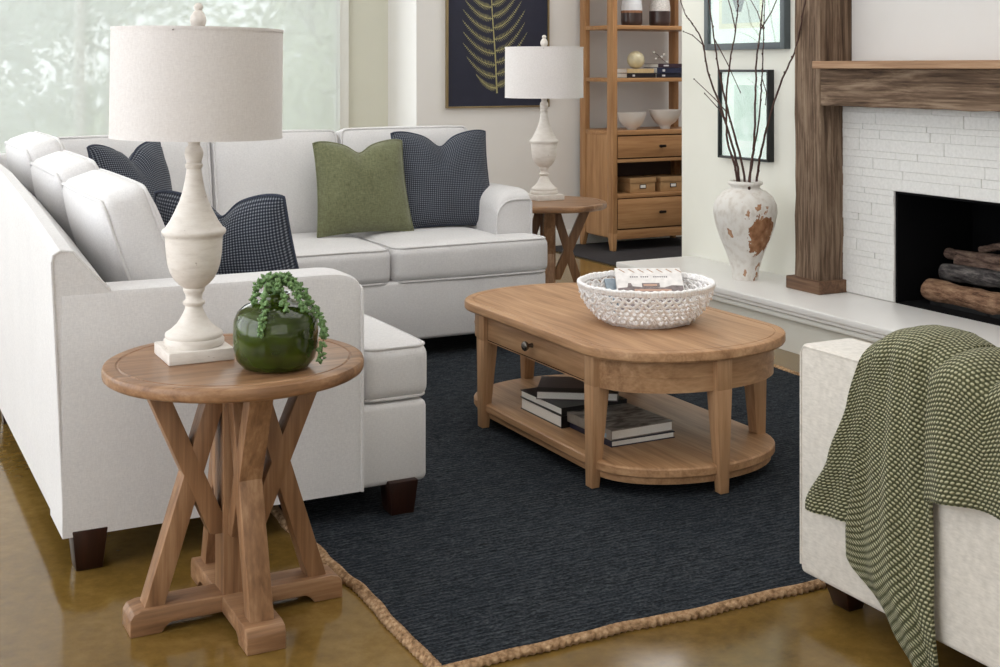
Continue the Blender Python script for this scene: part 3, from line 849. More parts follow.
# ------------------------------------------------------------------ green glass vase + trailing plant
def vase_glass():
    t = NT('bottle_green_glass')
    n = t.n('ShaderNodeTexNoise', {'Vector': t.obj((3,3,6)), 'Scale': 3.0, 'Detail': 2.0})
    col = t.ramp(n.outputs[0], [(0.35, srgb(36,48,8)), (0.65, srgb(58,74,16))])
    return t.base(col, 0.03, 0.6, **{'IOR': 1.5})
gv = empty('glass_vase', (0.992, 3.143, 0.65)); gv.scale = (.974, .974, .974)
tag(gv, 'squat bottle green glass vase on the near side table', 'vase')
prof = [(0, 0.006), (0.070, 0.0), (0.085, 0.006), (0.100, 0.024), (0.1075, 0.055), (0.1085, 0.095), (0.106, 0.125), (0.097, 0.146), (0.080, 0.160), (0.058, 0.168), (0.042, 0.172), (0.036, 0.178), (0.034, 0.186), (0.037, 0.192), (0.033, 0.192), (0.030, 0.184),
        (0.032, 0.174), (0.055, 0.164), (0.078, 0.156), (0.094, 0.142), (0.103, 0.122), (0.105, 0.09), (0.104, 0.055), (0.096, 0.028), (0.08, 0.012), (0, 0.012)]
MB().lathe(prof, 72).build('vase_body', vase_glass(), gv, 60)
pl = empty('trailing_plant', (0.992, 3.143, 0.826)); pl.scale = (.974, .974, .974)
tag(pl, 'trailing string-of-beads succulent spilling from the green vase', 'plant')
stem_m = plain('plant_stem_green', srgb(70,90,50), 0.7, 0.3)
bead_m = plain('succulent_green', srgb(104,134,84), 0.45, 0.4, 0.45, 90)
stems = MB(); beads = []
rr = random.Random(12)
rt = Vector((cos(R(27.3)), -sin(R(27.3)), 0)); fw = Vector((sin(R(27.3)), cos(R(27.3)), 0))
def strand(pts, n, s_=0.0048):
    P = [rt*a - fw*b + Vector((0,0,c)) for a, b, c in pts]
    # Catmull-Rom
    Q = []
    for i in range(len(P)-1):
        p0 = P[max(i-1, 0)]; p1 = P[i]; p2 = P[i+1]; p3 = P[min(i+2, len(P)-1)]
        for k in range(8):
            t = k/8
            Q.append(0.5*((2*p1) + (p2-p0)*t + (2*p0-5*p1+4*p2-p3)*t*t + (3*p1-p0-3*p2+p3)*t**3))
    Q.append(P[-1])
    stems.tube(Q, 0.0012, 5)
    for k in range(n):
        f = k/(n-1)*(len(Q)-1); i = min(int(f), len(Q)-2); p = Q[i].lerp(Q[i+1], f-i)
        for q in range(3):
            d = Vector((rr.gauss(0,1), rr.gauss(0,1), rr.gauss(0,1))).normalized()*rr.uniform(0.004, 0.0095)
            beads.append((p+d, d, s_*rr.uniform(.8, 1.2)))
strand([(0,0,-0.02), (0,0,0.03), (-0.012,0.03,0.05), (-0.016,0.06,0.02), (-0.014,0.095,-0.03), (-0.018,0.115,-0.068)], 46)
strand([(0,0,-0.02), (0.01,0,0.03), (0.045,0.01,0.040), (0.075,0.02,0.015), (0.100,0.03,-0.02), (0.122,0.03,-0.06), (0.126,0.03,-0.10), (0.118,0.03,-0.155)], 62)
strand([(0,0,-0.02), (-0.01,0,0.03), (-0.04,0.01,0.035), (-0.050,0.025,0.005), (-0.048,0.035,-0.018)], 26)
strand([(0,0,-0.02), (0.0,0,0.04), (0.02,0.02,0.055), (0.05,0.03,0.03), (0.07,0.045,0.0), (0.082,0.05,-0.03)], 36)
strand([(0,0,-0.02), (0.0,0,0.04), (-0.02,-0.02,0.052), (-0.04,-0.03,0.03)], 20)
strand([(0,0,-0.02), (0.0,0.01,0.035), (0.012,0.04,0.04), (0.028,0.06,0.01), (0.035,0.07,-0.015)], 24)
strand([(0,0,0.0), (0.01,0.0,0.045), (0.03,-0.01,0.05), (0.035,-0.02,0.03)], 18)
stems.build('stem', stem_m, pl)
bm_ = MB()
for p, d, s_ in beads:
    q = d.normalized().to_track_quat('Z', 'Y').to_matrix().to_4x4()
    bm_.lathe([(0, -s_*1.1), (s_*.75, -s_*.6), (s_, 0.0), (s_*.7, s_*.8), (0, s_*1.7)], 7, Matrix.Translation(p) @ q)
bm_.build('leaves', bead_m, pl, 80)

# ------------------------------------------------------------------ coffee table
ct = empty('coffee_table', (2.60, 4.107, 0.012)); ct.scale = (.985, .985, 1)
tag(ct, 'oak coffee table with rounded ends, one drawer and lower shelf', 'coffee table')
def outline(a, st_, b, n=26, e=2.35):
    pts = []
    for sg, rng in ((1, range(0, n+1)), (-1, range(n, -1, -1))):
        pass
    for k in range(n+1):   # far end, from +x to -x
        t = pi*k/n; c, s_ = cos(t), sin(t)
        pts.append((math.copysign(abs(c)**(2/e), c)*a, st_ + abs(s_)**(2/e)*b))
    for k in range(n+1):
        t = pi*k/n; c, s_ = cos(t), sin(t)
        pts.append((-math.copysign(abs(c)**(2/e), c)*a, -st_ - abs(s_)**(2/e)*b))
    return pts
def ct_out(inset): return outline(0.400-inset, 0.43, 0.285-inset, e=2.0)
def stack_rings(levels):
    """levels: (outline pts, z) from bottom centre to top centre"""
    mb = MB(); n_ = len(levels[0][0]); vs = []; fs = []
    for pts, z_ in levels: vs += [(x, y, z_) for x, y in pts]
    for i in range(len(levels)-1):
        for k in range(n_): fs.append((i*n_+k, i*n_+(k+1) % n_, (i+1)*n_+(k+1) % n_, (i+1)*n_+k))
    fs.append(list(range(n_))[::-1]); fs.append([(len(levels)-1)*n_+k for k in range(n_)])
    return mb.add(vs, fs)
T = 0.473
stack_rings([(ct_out(0.010), T-0.036), (ct_out(0.004), T-0.034), (ct_out(0.0), T-0.028), (ct_out(0.0), T-0.008), (ct_out(0.003), T-0.002), (ct_out(0.008), T), (ct_out(0.034), T), (ct_out(0.0355), T-0.0025), (ct_out(0.0375), T-0.0025), (ct_out(0.039), T)]).build('table_top', oak['y'], ct, 30)
for xa in (-0.357, 0.337): MB().box(xa, xa+0.02, -0.43, 0.43, 0.333, T-0.035).build('side_apron', oak['y'], ct, 35)
for sg in (-1, 1):
    m = MB(); A1 = []; A2 = []
    for k in range(41):
        t = pi*k/40; A1.append((0.357*cos(t), sg*(0.43+0.245*sin(t)))); A2.append((0.337*cos(t), sg*(0.43+0.225*sin(t))))
    L_ = A1 + A2[::-1]; n_ = len(L_)
    vs = [(x, y, 0.333) for x, y in L_] + [(x, y, T-0.035) for x, y in L_]
    fs = []
    for k in range(40): fs += [(k, k+1, n_+k+1, n_+k), (n_-2-k, n_-1-k, 2*n_-1-k, 2*n_-2-k), (k, n_-1-k, n_-2-k, k+1), (n_+k, n_+k+1, 2*n_-2-k, 2*n_-1-k)]
    m.add(vs, fs)
    m.tube([(x*1.004, y*1.002, 0.382) for x, y in A1], 0.0012, 5)
    m.build('curved_apron', oak['x'], ct, 35)
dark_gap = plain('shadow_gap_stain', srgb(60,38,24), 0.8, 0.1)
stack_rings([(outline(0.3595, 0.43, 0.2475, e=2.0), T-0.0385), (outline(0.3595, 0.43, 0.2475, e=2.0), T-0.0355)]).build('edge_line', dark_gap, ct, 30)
d_ = MB().box(-0.3605, -0.350, -0.398, 0.352, 0.341, T-0.040, 0.002).build('drawer', oak['y'], ct)
# reveal line around the drawer front
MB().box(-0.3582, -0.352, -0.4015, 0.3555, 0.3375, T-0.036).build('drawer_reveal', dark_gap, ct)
kn = MB().lathe([(0, 0), (0.008, 0), (0.006, 0.008), (0.0055, 0.014), (0.012, 0.018), (0.0155, 0.024), (0.0155, 0.029), (0.011, 0.034), (0, 0.036)], 24, LRS((-0.3605, -0.01, 0.388), 0, -90, 0) @ Matrix.Scale(1.15, 4)).build('knob', pewter, d_, 60)
# legs
for (lx, ly, kind) in ((-0.376, -0.432, 's'), (-0.376, 0.387, 's'), (0.352, -0.432, 's'), (0.352, 0.387, 's'), (-0.011, -0.696, 'e'), (-0.011, 0.692, 'e')):
    m = MB(); H_ = T-0.036
    if kind == 's':
        sx = 1 if lx < 0 else -1
        m.hexa([(lx, ly-0.021, 0), (lx+sx*0.030, ly-0.021, 0), (lx+sx*0.030, ly+0.021, 0), (lx, ly+0.021, 0)][::sx],
               [(lx, ly-0.031, H_-.1), (lx+sx*0.064, ly-0.031, H_-.1), (lx+sx*0.064, ly+0.031, H_-.1), (lx, ly+0.031, H_-.1)][::sx], 0.002)
        m.box(min(lx, lx+sx*.064), max(lx, lx+sx*.064), ly-0.031, ly+0.031, H_-.101, H_, 0.002)
    else:
        sy = 1 if ly < 0 else -1
        m.hexa([(lx-0.017, ly, 0), (lx+0.017, ly, 0), (lx+0.017, ly+sy*0.032, 0), (lx-0.017, ly+sy*0.032, 0)][::sy],
               [(lx-0.030, ly, H_-.1), (lx+0.030, ly, H_-.1), (lx+0.030, ly+sy*0.062, H_-.1), (lx-0.030, ly+sy*0.062, H_-.1)][::sy], 0.002)
        m.box(lx-.030, lx+.030, min(ly, ly+sy*.062), max(ly, ly+sy*.062), H_-.101, H_, 0.002)
    m.build('leg', oak['z'], ct)
def sh_out(i): return outline(0.361-i, 0.43, 0.252-i, e=2.0)
stack_rings([(sh_out(0.020), 0.034), (sh_out(0.014), 0.037), (sh_out(0.012), 0.060), (sh_out(0.003), 0.060), (sh_out(0.0), 0.064), (sh_out(0.0), 0.086), (sh_out(0.004), 0.091), (sh_out(0.01), 0.093)]).build('shelf', oak['y'], ct, 30)

# ------------------------------------------------------------------ books
paper = plain('book_pages', srgb(240,238,234), 0.9, 0.1, 0.04, 200)
def book(label, loc, rz, w_, d_, t_, col, grp=None, rot=None, extra=None, name='book', rough=0.35, spine='y-'):
    """w along x, d along y; spine on the given side"""
    o = empty(name, loc, rz); tag(o, label, 'book', grp)
    if rot: o.rotation_euler = [R(a) for a in rot]
    c = 0.0028
    mat = plain('cover_' + label.split()[0], col, rough, 0.4, 0.12, 40)
    m = MB()
    m.box(-w_/2, w_/2, -d_/2, d_/2, 0, c, 0.0006, 1).box(-w_/2, w_/2, -d_/2, d_/2, t_-c, t_, 0.0006, 1)
    if spine == 'y-': m.box(-w_/2, w_/2, -d_/2, -d_/2+c, 0.001, t_-0.001)
    elif spine == 'y+': m.box(-w_/2, w_/2, d_/2-c, d_/2, 0.001, t_-0.001)
    elif spine == 'x-': m.box(-w_/2, -w_/2+c, -d_/2, d_/2, 0.001, t_-0.001)
    else: m.box(w_/2-c, w_/2, -d_/2, d_/2, 0.001, t_-0.001)
    m.build('cover', mat, o)
    i = 0.004
    MB().box(-w_/2+(i if spine != 'x-' else c), w_/2-(i if spine != 'x+' else c), -d_/2+(i if spine != 'y-' else c), d_/2-(i if spine != 'y+' else c), c, t_-c).build('pages', paper, o)
    return o
ZS = 0.012+0.0935
GB = 'books on the coffee table shelf'
book('black hardback at the bottom of the black stack on the coffee table shelf', (2.47, 4.19, ZS), 0, 0.28, 0.31, 0.044, srgb(22,22,24), GB, spine='y-')
book('thin black hardback under the askew grey-brown book on the table shelf', (2.47, 4.192, ZS+0.0445), 1, 0.28, 0.305, 0.028, srgb(28,27,28), GB, spine='y-')
b3 = book('grey-brown photo book lying askew on top of the black stack', (2.50, 4.20, ZS+0.073), -34, 0.30, 0.235, 0.030, srgb(104,94,94), GB, spine='y+')
MB().box(-0.15, 0.15, -0.1178, -0.06, 0.0302, 0.0306).build('cover_band', plain('black_print', srgb(20,20,22), 0.4), b3)
book('dark navy hardback under the grey landscape book', (2.495, 3.905, ZS), 0, 0.262, 0.30, 0.022, srgb(38,38,58), GB, spine='x-')
b5 = book('grey landscape photo book on top of the front pair', (2.49, 3.91, ZS+0.0225), 2, 0.262, 0.30, 0.034, srgb(146,138,130), GB, spine='x-')
def land():
    t = NT('landscape_cover_photo')
    n = t.n('ShaderNodeTexNoise', {'Vector': t.obj((14, 34, 10)), 'Scale': 1.0, 'Detail': 5.0, 'Distortion': 0.8})
    return t.base(t.ramp(n.outputs[0], [(0.38, srgb(70,60,54)), (0.5, srgb(132,122,112)), (0.62, srgb(176,170,162))]), 0.35)
MB().box(-0.129, 0.129, -0.148, 0.148, 0.0338, 0.0344).build('cover_picture', land(), b5)
MB().box(-0.1322, -0.1311, -0.12, -0.03, 0.004, 0.018).build('spine_band', plain('pale_blue_print', srgb(140,170,190), 0.5), b5)

# ------------------------------------------------------------------ crochet bowl with books
bk = empty('woven_bowl', (2.615, 3.92, 0.4855))
tag(bk, 'white open-weave crocheted rope bowl on the coffee table', 'bowl')
rope = plain('white_cotton_rope', srgb(246,244,244), 0.9, 0.2, 0.03, 300, bump=0.4)
m = MB()
def rad_at(t): return 0.146 + 0.092*sin(t*pi/2)**0.85
Hh = 0.146
def ring(t, r_, wav, nw, ph, out=0.0, tr=0.006):
    n_ = nw*8
    path = [((rad_at(t)+out+0.002*sin(a*nw*2))*cos(a), (rad_at(t)+out+0.002*sin(a*nw*2))*sin(a), 0.006+t*(Hh-0.012)+wav*sin(a*nw+ph)+0.0011*sin(a*13+t*20)) for a in [2*pi*i/n_ for i in range(n_)]]
    m.tube(path, tr, 6, closed=True)
for k in range(4): ring(0.0+0.035*k, 0, 0.0015, 44, k*pi/2, 0, 0.0065)
for k in range(6):
    t = 0.17 + k*0.125
    for ph in (0, pi): ring(t, 0, 0.0095, 26, ph + k*pi/2, 0.003 if ph else -0.003, 0.0046)
for k in range(3): ring(0.93+0.035*k, 0, 0.0012, 56, k*pi/3, 0.001*k, 0.0075)
for i in range(60):   # knots
    a = 2*pi*i/60
    for k in range(6):
        t = 0.17+k*0.125+0.0
        m.sphere(((rad_at(t)+.003)*cos(a+k*.05), (rad_at(t)+.003)*sin(a+k*.05), 0.006+t*(Hh-0.012)+random.uniform(-.006,.006)), 0.0050, 6, 4)
m.build('woven_side', rope, bk, 80)
m = MB()
path = [( (0.008+0.142*t)*cos(t*24*pi), (0.008+0.142*t)*sin(t*24*pi), 0.006) for t in [i/700 for i in range(701)]]
m.tube(path, 0.0065, 6)
m.build('coiled_bottom', rope, bk, 80)
cb = book('white photo book with house picture leaning inside the woven bowl', (2.662, 3.955, 0.554), 0, 0.245, 0.29, 0.022, srgb(226,222,220), 'books in the woven bowl', rot=(33, 0, -26), spine='x-')
def flat(mb, pts, z_): mb.add([(x, y, z_) for x, y in pts], [list(range(len(pts)))])
pr1 = MB(); pr2 = MB(); pr3 = MB(); pr4 = MB()
zc = 0.0224
for k in range(7):   # bare branches across the top of the cover
    x = -0.11+0.035*k
    flat(pr1, [(x, .137), (x+.005, .139), (x+.026, .120), (x+.020, .119)], zc)
flat(pr2, [(-.12, .035), (-.085, .04), (-.08, .062), (-.07, .062), (-.065, .045), (-.03, .04), (.0, .04), (.05, .038), (.08, .05), (.12, .048), (.12, -.08), (-.12, -.08)], zc)
flat(pr2, [(-.03, .04), (.035, .04), (.035, .062), (-.03, .062)], zc+.0001)
flat(pr3, [(-.025, .046), (.025, .046), (.025, .056), (-.025, .056)], zc+.0003); flat(pr3, [(-.06, .018), (.075, .018), (.075, .030), (-.06, .030)], zc+.0003)
for k in range(18):
    if k in (4, 9, 10): continue
    x = -0.07+0.0078*k; flat(pr4, [(x, .092), (x+.005, .092), (x+.005, .099), (x, .099)], zc)
pr1.build('cover_branches', plain('print_brown', srgb(176,146,124), 0.5), cb); pr2.build('cover_houses', plain('print_dark', srgb(122,110,110), 0.5, var=.4, scale=60), cb)
pr3.build('cover_lights', plain('print_rose', srgb(186,150,132), 0.5), cb); pr4.build('title_lettering', plain('print_grey', srgb(120,112,118), 0.5), cb)
book('slim blue-grey booklet half hidden behind the white book in the bowl', (2.635, 3.99, 0.532), 0, 0.22, 0.27, 0.010, srgb(132,146,158), 'books in the woven bowl', rot=(31, 0, -20), spine='x-')

# ------------------------------------------------------------------ armchair (nearest, right)
ac = empty('armchair', (2.64, 2.1, 0))
tag(ac, 'oatmeal upholstered armchair at right with a knitted throw over its arm', 'armchair')
AO = Matrix.Translation((-2.64, -2.1, 0))
def arm_box(x0, x1):
    m = MB().box(x0, x1, 1.67, 2.668, 0.077, 0.677, 0.016, 4, AO)
    xo = x0+0.003 if x0 < 2.5 else x1-0.003
    m.tube([(xo, 1.69, 0.671), (xo, 2.650, 0.671), (xo, 2.664, 0.655), (xo, 2.664, 0.10)], 0.004, 6, M=AO)
    xo = x1-0.004 if x0 < 2.5 else x0+0.004
    m.tube([(xo, 1.69, 0.672), (xo, 2.652, 0.672), (xo, 2.665, 0.657), (xo, 2.665, 0.10)], 0.004, 6, M=AO)
    m.build('armrest', chair_linen, ac, 40)
arm_box(2.26, 2.43); arm_box(3.02, 3.17)
MB().box(2.41, 3.02, 1.72, 2.64, 0.077, 0.28, 0.012, 3, AO).build('base_frame', chair_linen, ac)
MB().cushion(0.30, 0.34, 0.075, 0.04, 0.015, 14, AO @ Matrix.Translation((2.715, 2.31, 0.357)), 0.004, 0.004).build('seat_cushion', chair_linen, ac, 60)
MB().box(2.26, 3.17, 1.53, 1.74, 0.077, 0.84, 0.03, 4, AO).build('backrest', chair_linen, ac)
MB().cushion(0.30, 0.23, 0.07, 0.05, 0.02, 14, AO @ Matrix.Translation((2.715, 1.83, 0.64)) @ Matrix.Rotation(R(80), 4, 'X'), 0.004, 0.004).build('back_cushion', chair_linen, ac, 60)
for x, y in ((2.345, 2.585), (3.09, 2.585), (2.345, 1.62), (3.09, 1.62)):
    s0, s1 = 0.030, 0.045
    MB().hexa([(x-s0+(.012 if x < 2.6 else -.012), y-s0, 0.0), (x+s0, y-s0, 0.0), (x+s0, y+s0, 0.0), (x-s0+(.012 if x < 2.6 else -.012), y+s0, 0.0)],
              [(x-s1, y-s1, 0.08), (x+s1, y-s1, 0.08), (x+s1, y+s1, 0.08), (x-s1, y+s1, 0.08)], 0.003, AO).build('leg', legwood, ac)

# ------------------------------------------------------------------ knitted throw over the arm
th = empty('knitted_throw', (2.26, 2.2, 0.7))
tag(th, 'olive moss-stitch knitted throw draped over the armchair arm', 'blanket')
TO = Matrix.Translation((-2.26, -2.2, -0.7))
def lerp(a, b, t): return a+(b-a)*t
def pl_(tab, t):
    for (t0, v0), (t1, v1) in zip(tab, tab[1:]):
        if t <= t1: 
            k = (t-t0)/(t1-t0) if t1 > t0 else 0
            k = k*k*(3-2*k)*0.5+k*0.5
            return lerp(v0, v1, k)
    return tab[-1][1]
def layer(mb, left, right, zend, top, off, folds, amp, seed, nu=44, nv=80, inner=0.5):
    """left/right: y of the two borders against height; zend(u): hem height; top(u): crest height; off: stand-off from the arm face"""
    ph = seed*1.7
    def fn(u, v):
        zt_ = top(u)
        if v < 0.12:
            k = v/0.12; x = 2.352+0.02*off; z_ = lerp(inner, zt_-0.06, k)
        elif v < 0.30:
            a = pi*(v-0.12)/0.18
            cx, rx_ = 2.262-off*0.5, 0.092+off*.5
            x = cx+rx_*cos(a); z_ = zt_-0.06+0.06*sin(a)
        else:
            k = (v-0.30)/0.70; x = 2.170-off; z_ = lerp(zt_-0.06, zend(u), k)
        yl, yr = pl_(left, -z_), pl_(right, -z_)
        y = lerp(yl, yr, u)
        hang = max(0, min(1, (0.80-z_)/0.35))
        f = sin(u*pi*folds+ph)*amp*(0.35+0.65*hang)
        if v >= 0.2: x -= f*0.8 + 0.003*sin(u*23+z_*11+ph)+amp*.3
        return (x*1.032, y*1.032, max(0.016, 1.4-(1.4-z_)*1.032))
    U = [0.0]; V = [0.0]
    for i in range(nu): U.append(U[-1]+math.dist(fn(i/nu, 0.6), fn((i+1)/nu, 0.6)))
    for j in range(nv): V.append(V[-1]+math.dist(fn(.5, j/nv), fn(.5, (j+1)/nv)))
    mb.grid(fn, nu, nv, lambda u, v: (U[round(u*nu)]+seed*.003, V[round(v*nv)]), TO)
m = MB()
layer(m, [(-0.86, 2.30), (-0.76, 2.325), (-0.60, 2.375), (-0.45, 2.44), (-0.32, 2.525)], [(-0.86, 2.12), (-0.3, 2.25)], lambda u: 0.300+0.012*u, lambda u: 0.755+0.045*sin(min(1,u*1.6)*pi*.5), 0.0, 2.0, 0.010, 1)
layer(m, [(-0.86, 2.26), (-0.75, 2.285), (-0.60, 2.315), (-0.45, 2.345), (-0.30, 2.375), (-0.22, 2.375), (-0.10, 2.27), (-0.01, 2.18)], [(-0.86, 2.04), (-0.70, 2.085), (-0.43, 2.115), (-0.2, 2.11), (-0.01, 2.085)],
      lambda u: 0.235-0.225*min(1, u*1.2)**0.9, lambda u: 0.782+0.02*sin(u*pi), 0.012, 2.6, 0.012, 2, 44, 110)
layer(m, [(-0.86, 2.085), (-0.72, 2.10), (-0.60, 2.118), (-0.43, 2.125)], [(-0.86, 1.70), (-0.4, 1.66)], lambda u: 0.440+0.012*sin(u*7)+0.06*u, lambda u: 0.748+0.036*abs(sin(u*pi*2.4+.35)), 0.024, 4.6, 0.020, 3, 80, 70)
kn_ = m.build('throw_cloth', knit, th, 80)
md = kn_.modifiers.new('thickness', 'SOLIDIFY'); md.thickness = 0.009; md.offset = 0

# ------------------------------------------------------------------ tall whitewashed urn and bare branches
urn = empty('floor_vase', (4.45, 5.70, 0.24)); urn.scale = (1, 1, .965)
tag(urn, 'whitewashed terracotta urn with chipped paint standing on the hearth', 'vase')
sc_ = 1.0
prof = [(0, 0), (0.066, 0), (0.070, 0.012), (0.074, 0.05), (0.086, 0.10), (0.108, 0.165), (0.138, 0.24), (0.160, 0.31), (0.1735, 0.38), (0.170, 0.425), (0.150, 0.468), (0.118, 0.498), (0.088, 0.512), (0.078, 0.520), (0.080, 0.530), (0.094, 0.538), (0.096, 0.548), (0.090, 0.556), (0.078, 0.558), (0.070, 0.55), (0.066, 0.52), (0.10, 0.49), (0.14, 0.44), (0.155, 0.38), (0.12, 0.25), (0.06, 0.03), (0, 0.02)]
MB().lathe(prof, 72).build('vase_body', urn_m, urn, 60)
twig = plain('dark_twig_bark', srgb(74,52,46), 0.7, 0.3, 0.2, 30)
bud_m = plain('bud_grey', srgb(120,98,90), 0.7, 0.3)
def branch(label, pts, side, seed, r0=0.0075):
    sp = lambda p: (p[0] if p[0] < 5.76 else 5.76+(p[0]-5.76)*1.17, p[1], p[2])
    pts = [sp(p) for p in pts]; side = [[sp(p) for p in q] for q in side]
    rr = random.Random(seed)
    o = empty('bare_branch', (4.45, 5.70, 0.80)); tag(o, label, 'branch', 'bare branches in the hearth urn')
    m = MB(); b_ = m
    def P(px, py, dx=0.0):  # position in the plane of the urn, given as (y, z)
        return Vector((dx, px-5.70, py-0.80))
    Q = [Vector((dx, y-5.70, z_-0.80)) for y, z_, dx in pts]
    W = []
    for i in range(len(Q)-1):
        p0, p1, p2, p3 = Q[max(i-1, 0)], Q[i], Q[i+1], Q[min(i+2, len(Q)-1)]
        for k in range(8):
            t = k/8
            W.append(0.5*((2*p1) + (p2-p0)*t + (2*p0-5*p1+4*p2-p3)*t*t + (3*p1-p0-3*p2+p3)*t**3) + Vector((rr.uniform(-1,1), rr.uniform(-1,1), 0))*0.002)
    W.append(Q[-1])
    n_ = len(W)
    m.tube(W, [r0*(1-0.72*i/n_) for i in range(n_)], 7)
    for k in range(3, n_, 3):
        d = Vector((rr.uniform(-1,1), rr.uniform(-1,1), .8)).normalized()
        b_.sphere(W[k]+d*r0*(1-.7*k/n_), 0.0048, 6, 4, (1,1,1.5))
    for s_ in side:
        SP = [Vector((dx, y-5.70, z_-0.80)) for y, z_, dx in s_]
        m.tube(SP, [r0*.5*(1-.6*i/len(SP)) for i in range(len(SP))], 6)
        for p in SP[1:]: b_.sphere(p, 0.004, 6, 4, (1,1,1.4))
    m.build('twig', twig, o, 60)
# (y, z, x offset): heights above 1.8 m run out of view
branch('bare branch leaning furthest to the left from the urn', [(5.74, 0.45, 0), (5.755, 0.80, 0), (5.87, 1.12, 0), (5.99, 1.35, 0), (6.07, 1.55, 0.02), (6.16, 1.66, 0.02), (6.20, 1.73, 0.0), (6.28, 1.95, 0)], [[(6.05, 1.52, .02), (6.16, 1.585, .03), (6.24, 1.61, .03)]], 1)
branch('bare branch second from the left in the urn', [(5.73, 0.45, .02), (5.735, 0.80, .02), (5.865, 1.13, 0.03), (5.925, 1.35, .02), (5.98, 1.60, 0.02), (6.02, 1.80, 0.02), (6.05, 2.05, 0)], [[(5.875, 1.14, .03), (5.99, 1.22, .04), (6.16, 1.33, .04)], [(5.97, 1.56, .02), (5.90, 1.42, .05), (5.80, 1.26, .05)]], 2)
branch('bare upright branch with a forked tip, third from the left in the urn', [(5.72, 0.45, -.02), (5.735, 0.80, -.03), (5.80, 1.0, -.04), (5.805, 1.25, -.04), (5.78, 1.42, -.04), (5.73, 1.62, -.04), (5.705, 1.80, -.04), (5.69, 2.0, -.04)], [[(5.735, 1.61, -.04), (5.76, 1.72, -.05), (5.80, 1.84, -.06)], [(5.805, 1.08, -.04), (5.87, 1.16, -.03), (5.99, 1.25, -.03)]], 3)
branch('thin upright branch right of the middle of the urn', [(5.68, 0.45, 0), (5.665, 0.80, .0), (5.59, 1.08, 0), (5.56, 1.3, 0), (5.545, 1.52, 0), (5.535, 1.70, 0), (5.52, 1.95, 0)], [[(5.545, 1.60, 0), (5.62, 1.70, .02), (5.72, 1.80, .03)], [(5.56, 1.35, 0), (5.53, 1.26, .01), (5.54, 1.2, .01)]], 4, 0.006)
branch('thick upright branch crossing in front of the lower picture', [(5.66, 0.45, -.03), (5.62, 0.80, -.03), (5.585, 0.98, -.03), (5.575, 1.2, -.03), (5.565, 1.42, -.03), (5.53, 1.60, -.03), (5.505, 1.80, -.03), (5.49, 2.05, -.03)], [[(5.53, 1.60, -.03), (5.44, 1.69, -.03), (5.36, 1.79, -.04)]], 5, 0.008)
branch('bare branch leaning right from the urn towards the timber post', [(5.67, 0.45, .03), (5.635, 0.80, .03), (5.58, 1.0, .03), (5.47, 1.28, .04), (5.34, 1.50, .05), (5.25, 1.68, .02), (5.17, 1.85, 0.0), (5.10, 2.0, -.02)], [], 6)

# ------------------------------------------------------------------ framed pictures
def frame_yz(mb, y0, y1, z0, z1, x0, x1, wd):
    mb.box(x0, x1, y0, y0+wd, z0, z1, 0.002).box(x0, x1, y1-wd, y1, z0, z1, 0.002).box(x0, x1, y0+wd, y1-wd, z0, z0+wd, 0.002).box(x0, x1, y0+wd, y1-wd, z1-wd, z1, 0.002)
def picture(label, y0, y1, z0, z1, wd, fm, art):
    o = empty('framed_picture', (4.72, (y0+y1)/2, (z0+z1)/2)); tag(o, label, 'picture', 'framed pictures left of the fireplace')
    cy, cz = (y0+y1)/2, (z0+z1)/2
    m = MB(); frame_yz(m, y0-cy, y1-cy, z0-cz, z1-cz, -0.045, -0.0, wd); m.build('frame', fm, o)
    MB().box(-0.022, -0.016, y0-cy+wd*.8, y1-cy-wd*.8, z0-cz+wd*.8, z1-cz-wd*.8).build('mat_board', plain('white_mat_board', srgb(236,240,236), 0.8, 0.2), o)
    art(o)
    MB().box(-0.034, -0.032, y0-cy+wd*.8, y1-cy-wd*.8, z0-cz+wd*.8, z1-cz-wd*.8).build('glass', pic_glass, o)
frame_grey = plain('slate_grey_frame', srgb(84,92,96), 0.4, 0.4); frame_black = plain('black_frame', srgb(30,32,34), 0.4, 0.4)
def art_lower(o):
    t = NT('pale_green_watercolour'); n = t.n('ShaderNodeTexNoise', {'Vector': t.obj((3,3,5)), 'Scale': 2.0, 'Detail': 6.0, 'Distortion': 1.0})
    mt = t.base(t.ramp(n.outputs[0], [(0.35, srgb(186,206,194)), (0.55, srgb(204,218,210)), (0.7, srgb(222,230,226))]), 0.8)
    MB().box(-0.0235, -0.0225, -0.12, 0.10, -0.15, 0.17).build('artwork', mt, o)
def art_upper(o):
    MB().box(-0.0235, -0.0225, -0.13, 0.22, -0.205, 0.30).build('artwork', plain('pale_grey_print', srgb(192,198,192), 0.8, 0.2, 0.1, 8), o)
    m = MB().box(-0.0232, -0.0222, -0.16, 0.25, -0.235, 0.33); m.build('mat_line', plain('cream_mat_line', srgb(216,212,190), 0.8), o)
    m = MB()
    pts = [(0.05*cos(a)*(1+.3*sin(3*a)) , 0.07*sin(a)*(1+.2*cos(2*a)) + .0) for a in [2*pi*k/28 for k in range(28)]]
    m.add([(-0.0242, y+0.06, z_-0.085) for y, z_ in pts], [list(range(28))])
    m.build('seed_pod_drawing', plain('charcoal_ink', srgb(96,100,102), 0.8, 0.2, 0.3, 60), o)
picture('slim black-framed pale green abstract hanging lowest beside the urn branches', 5.785, 6.25, 0.865, 1.385, 0.014, frame_black, art_lower)
picture('large grey-framed botanical print hanging above the smaller black-framed one', 5.645, 6.385, 1.50, 2.22, 0.038, frame_grey, art_upper)

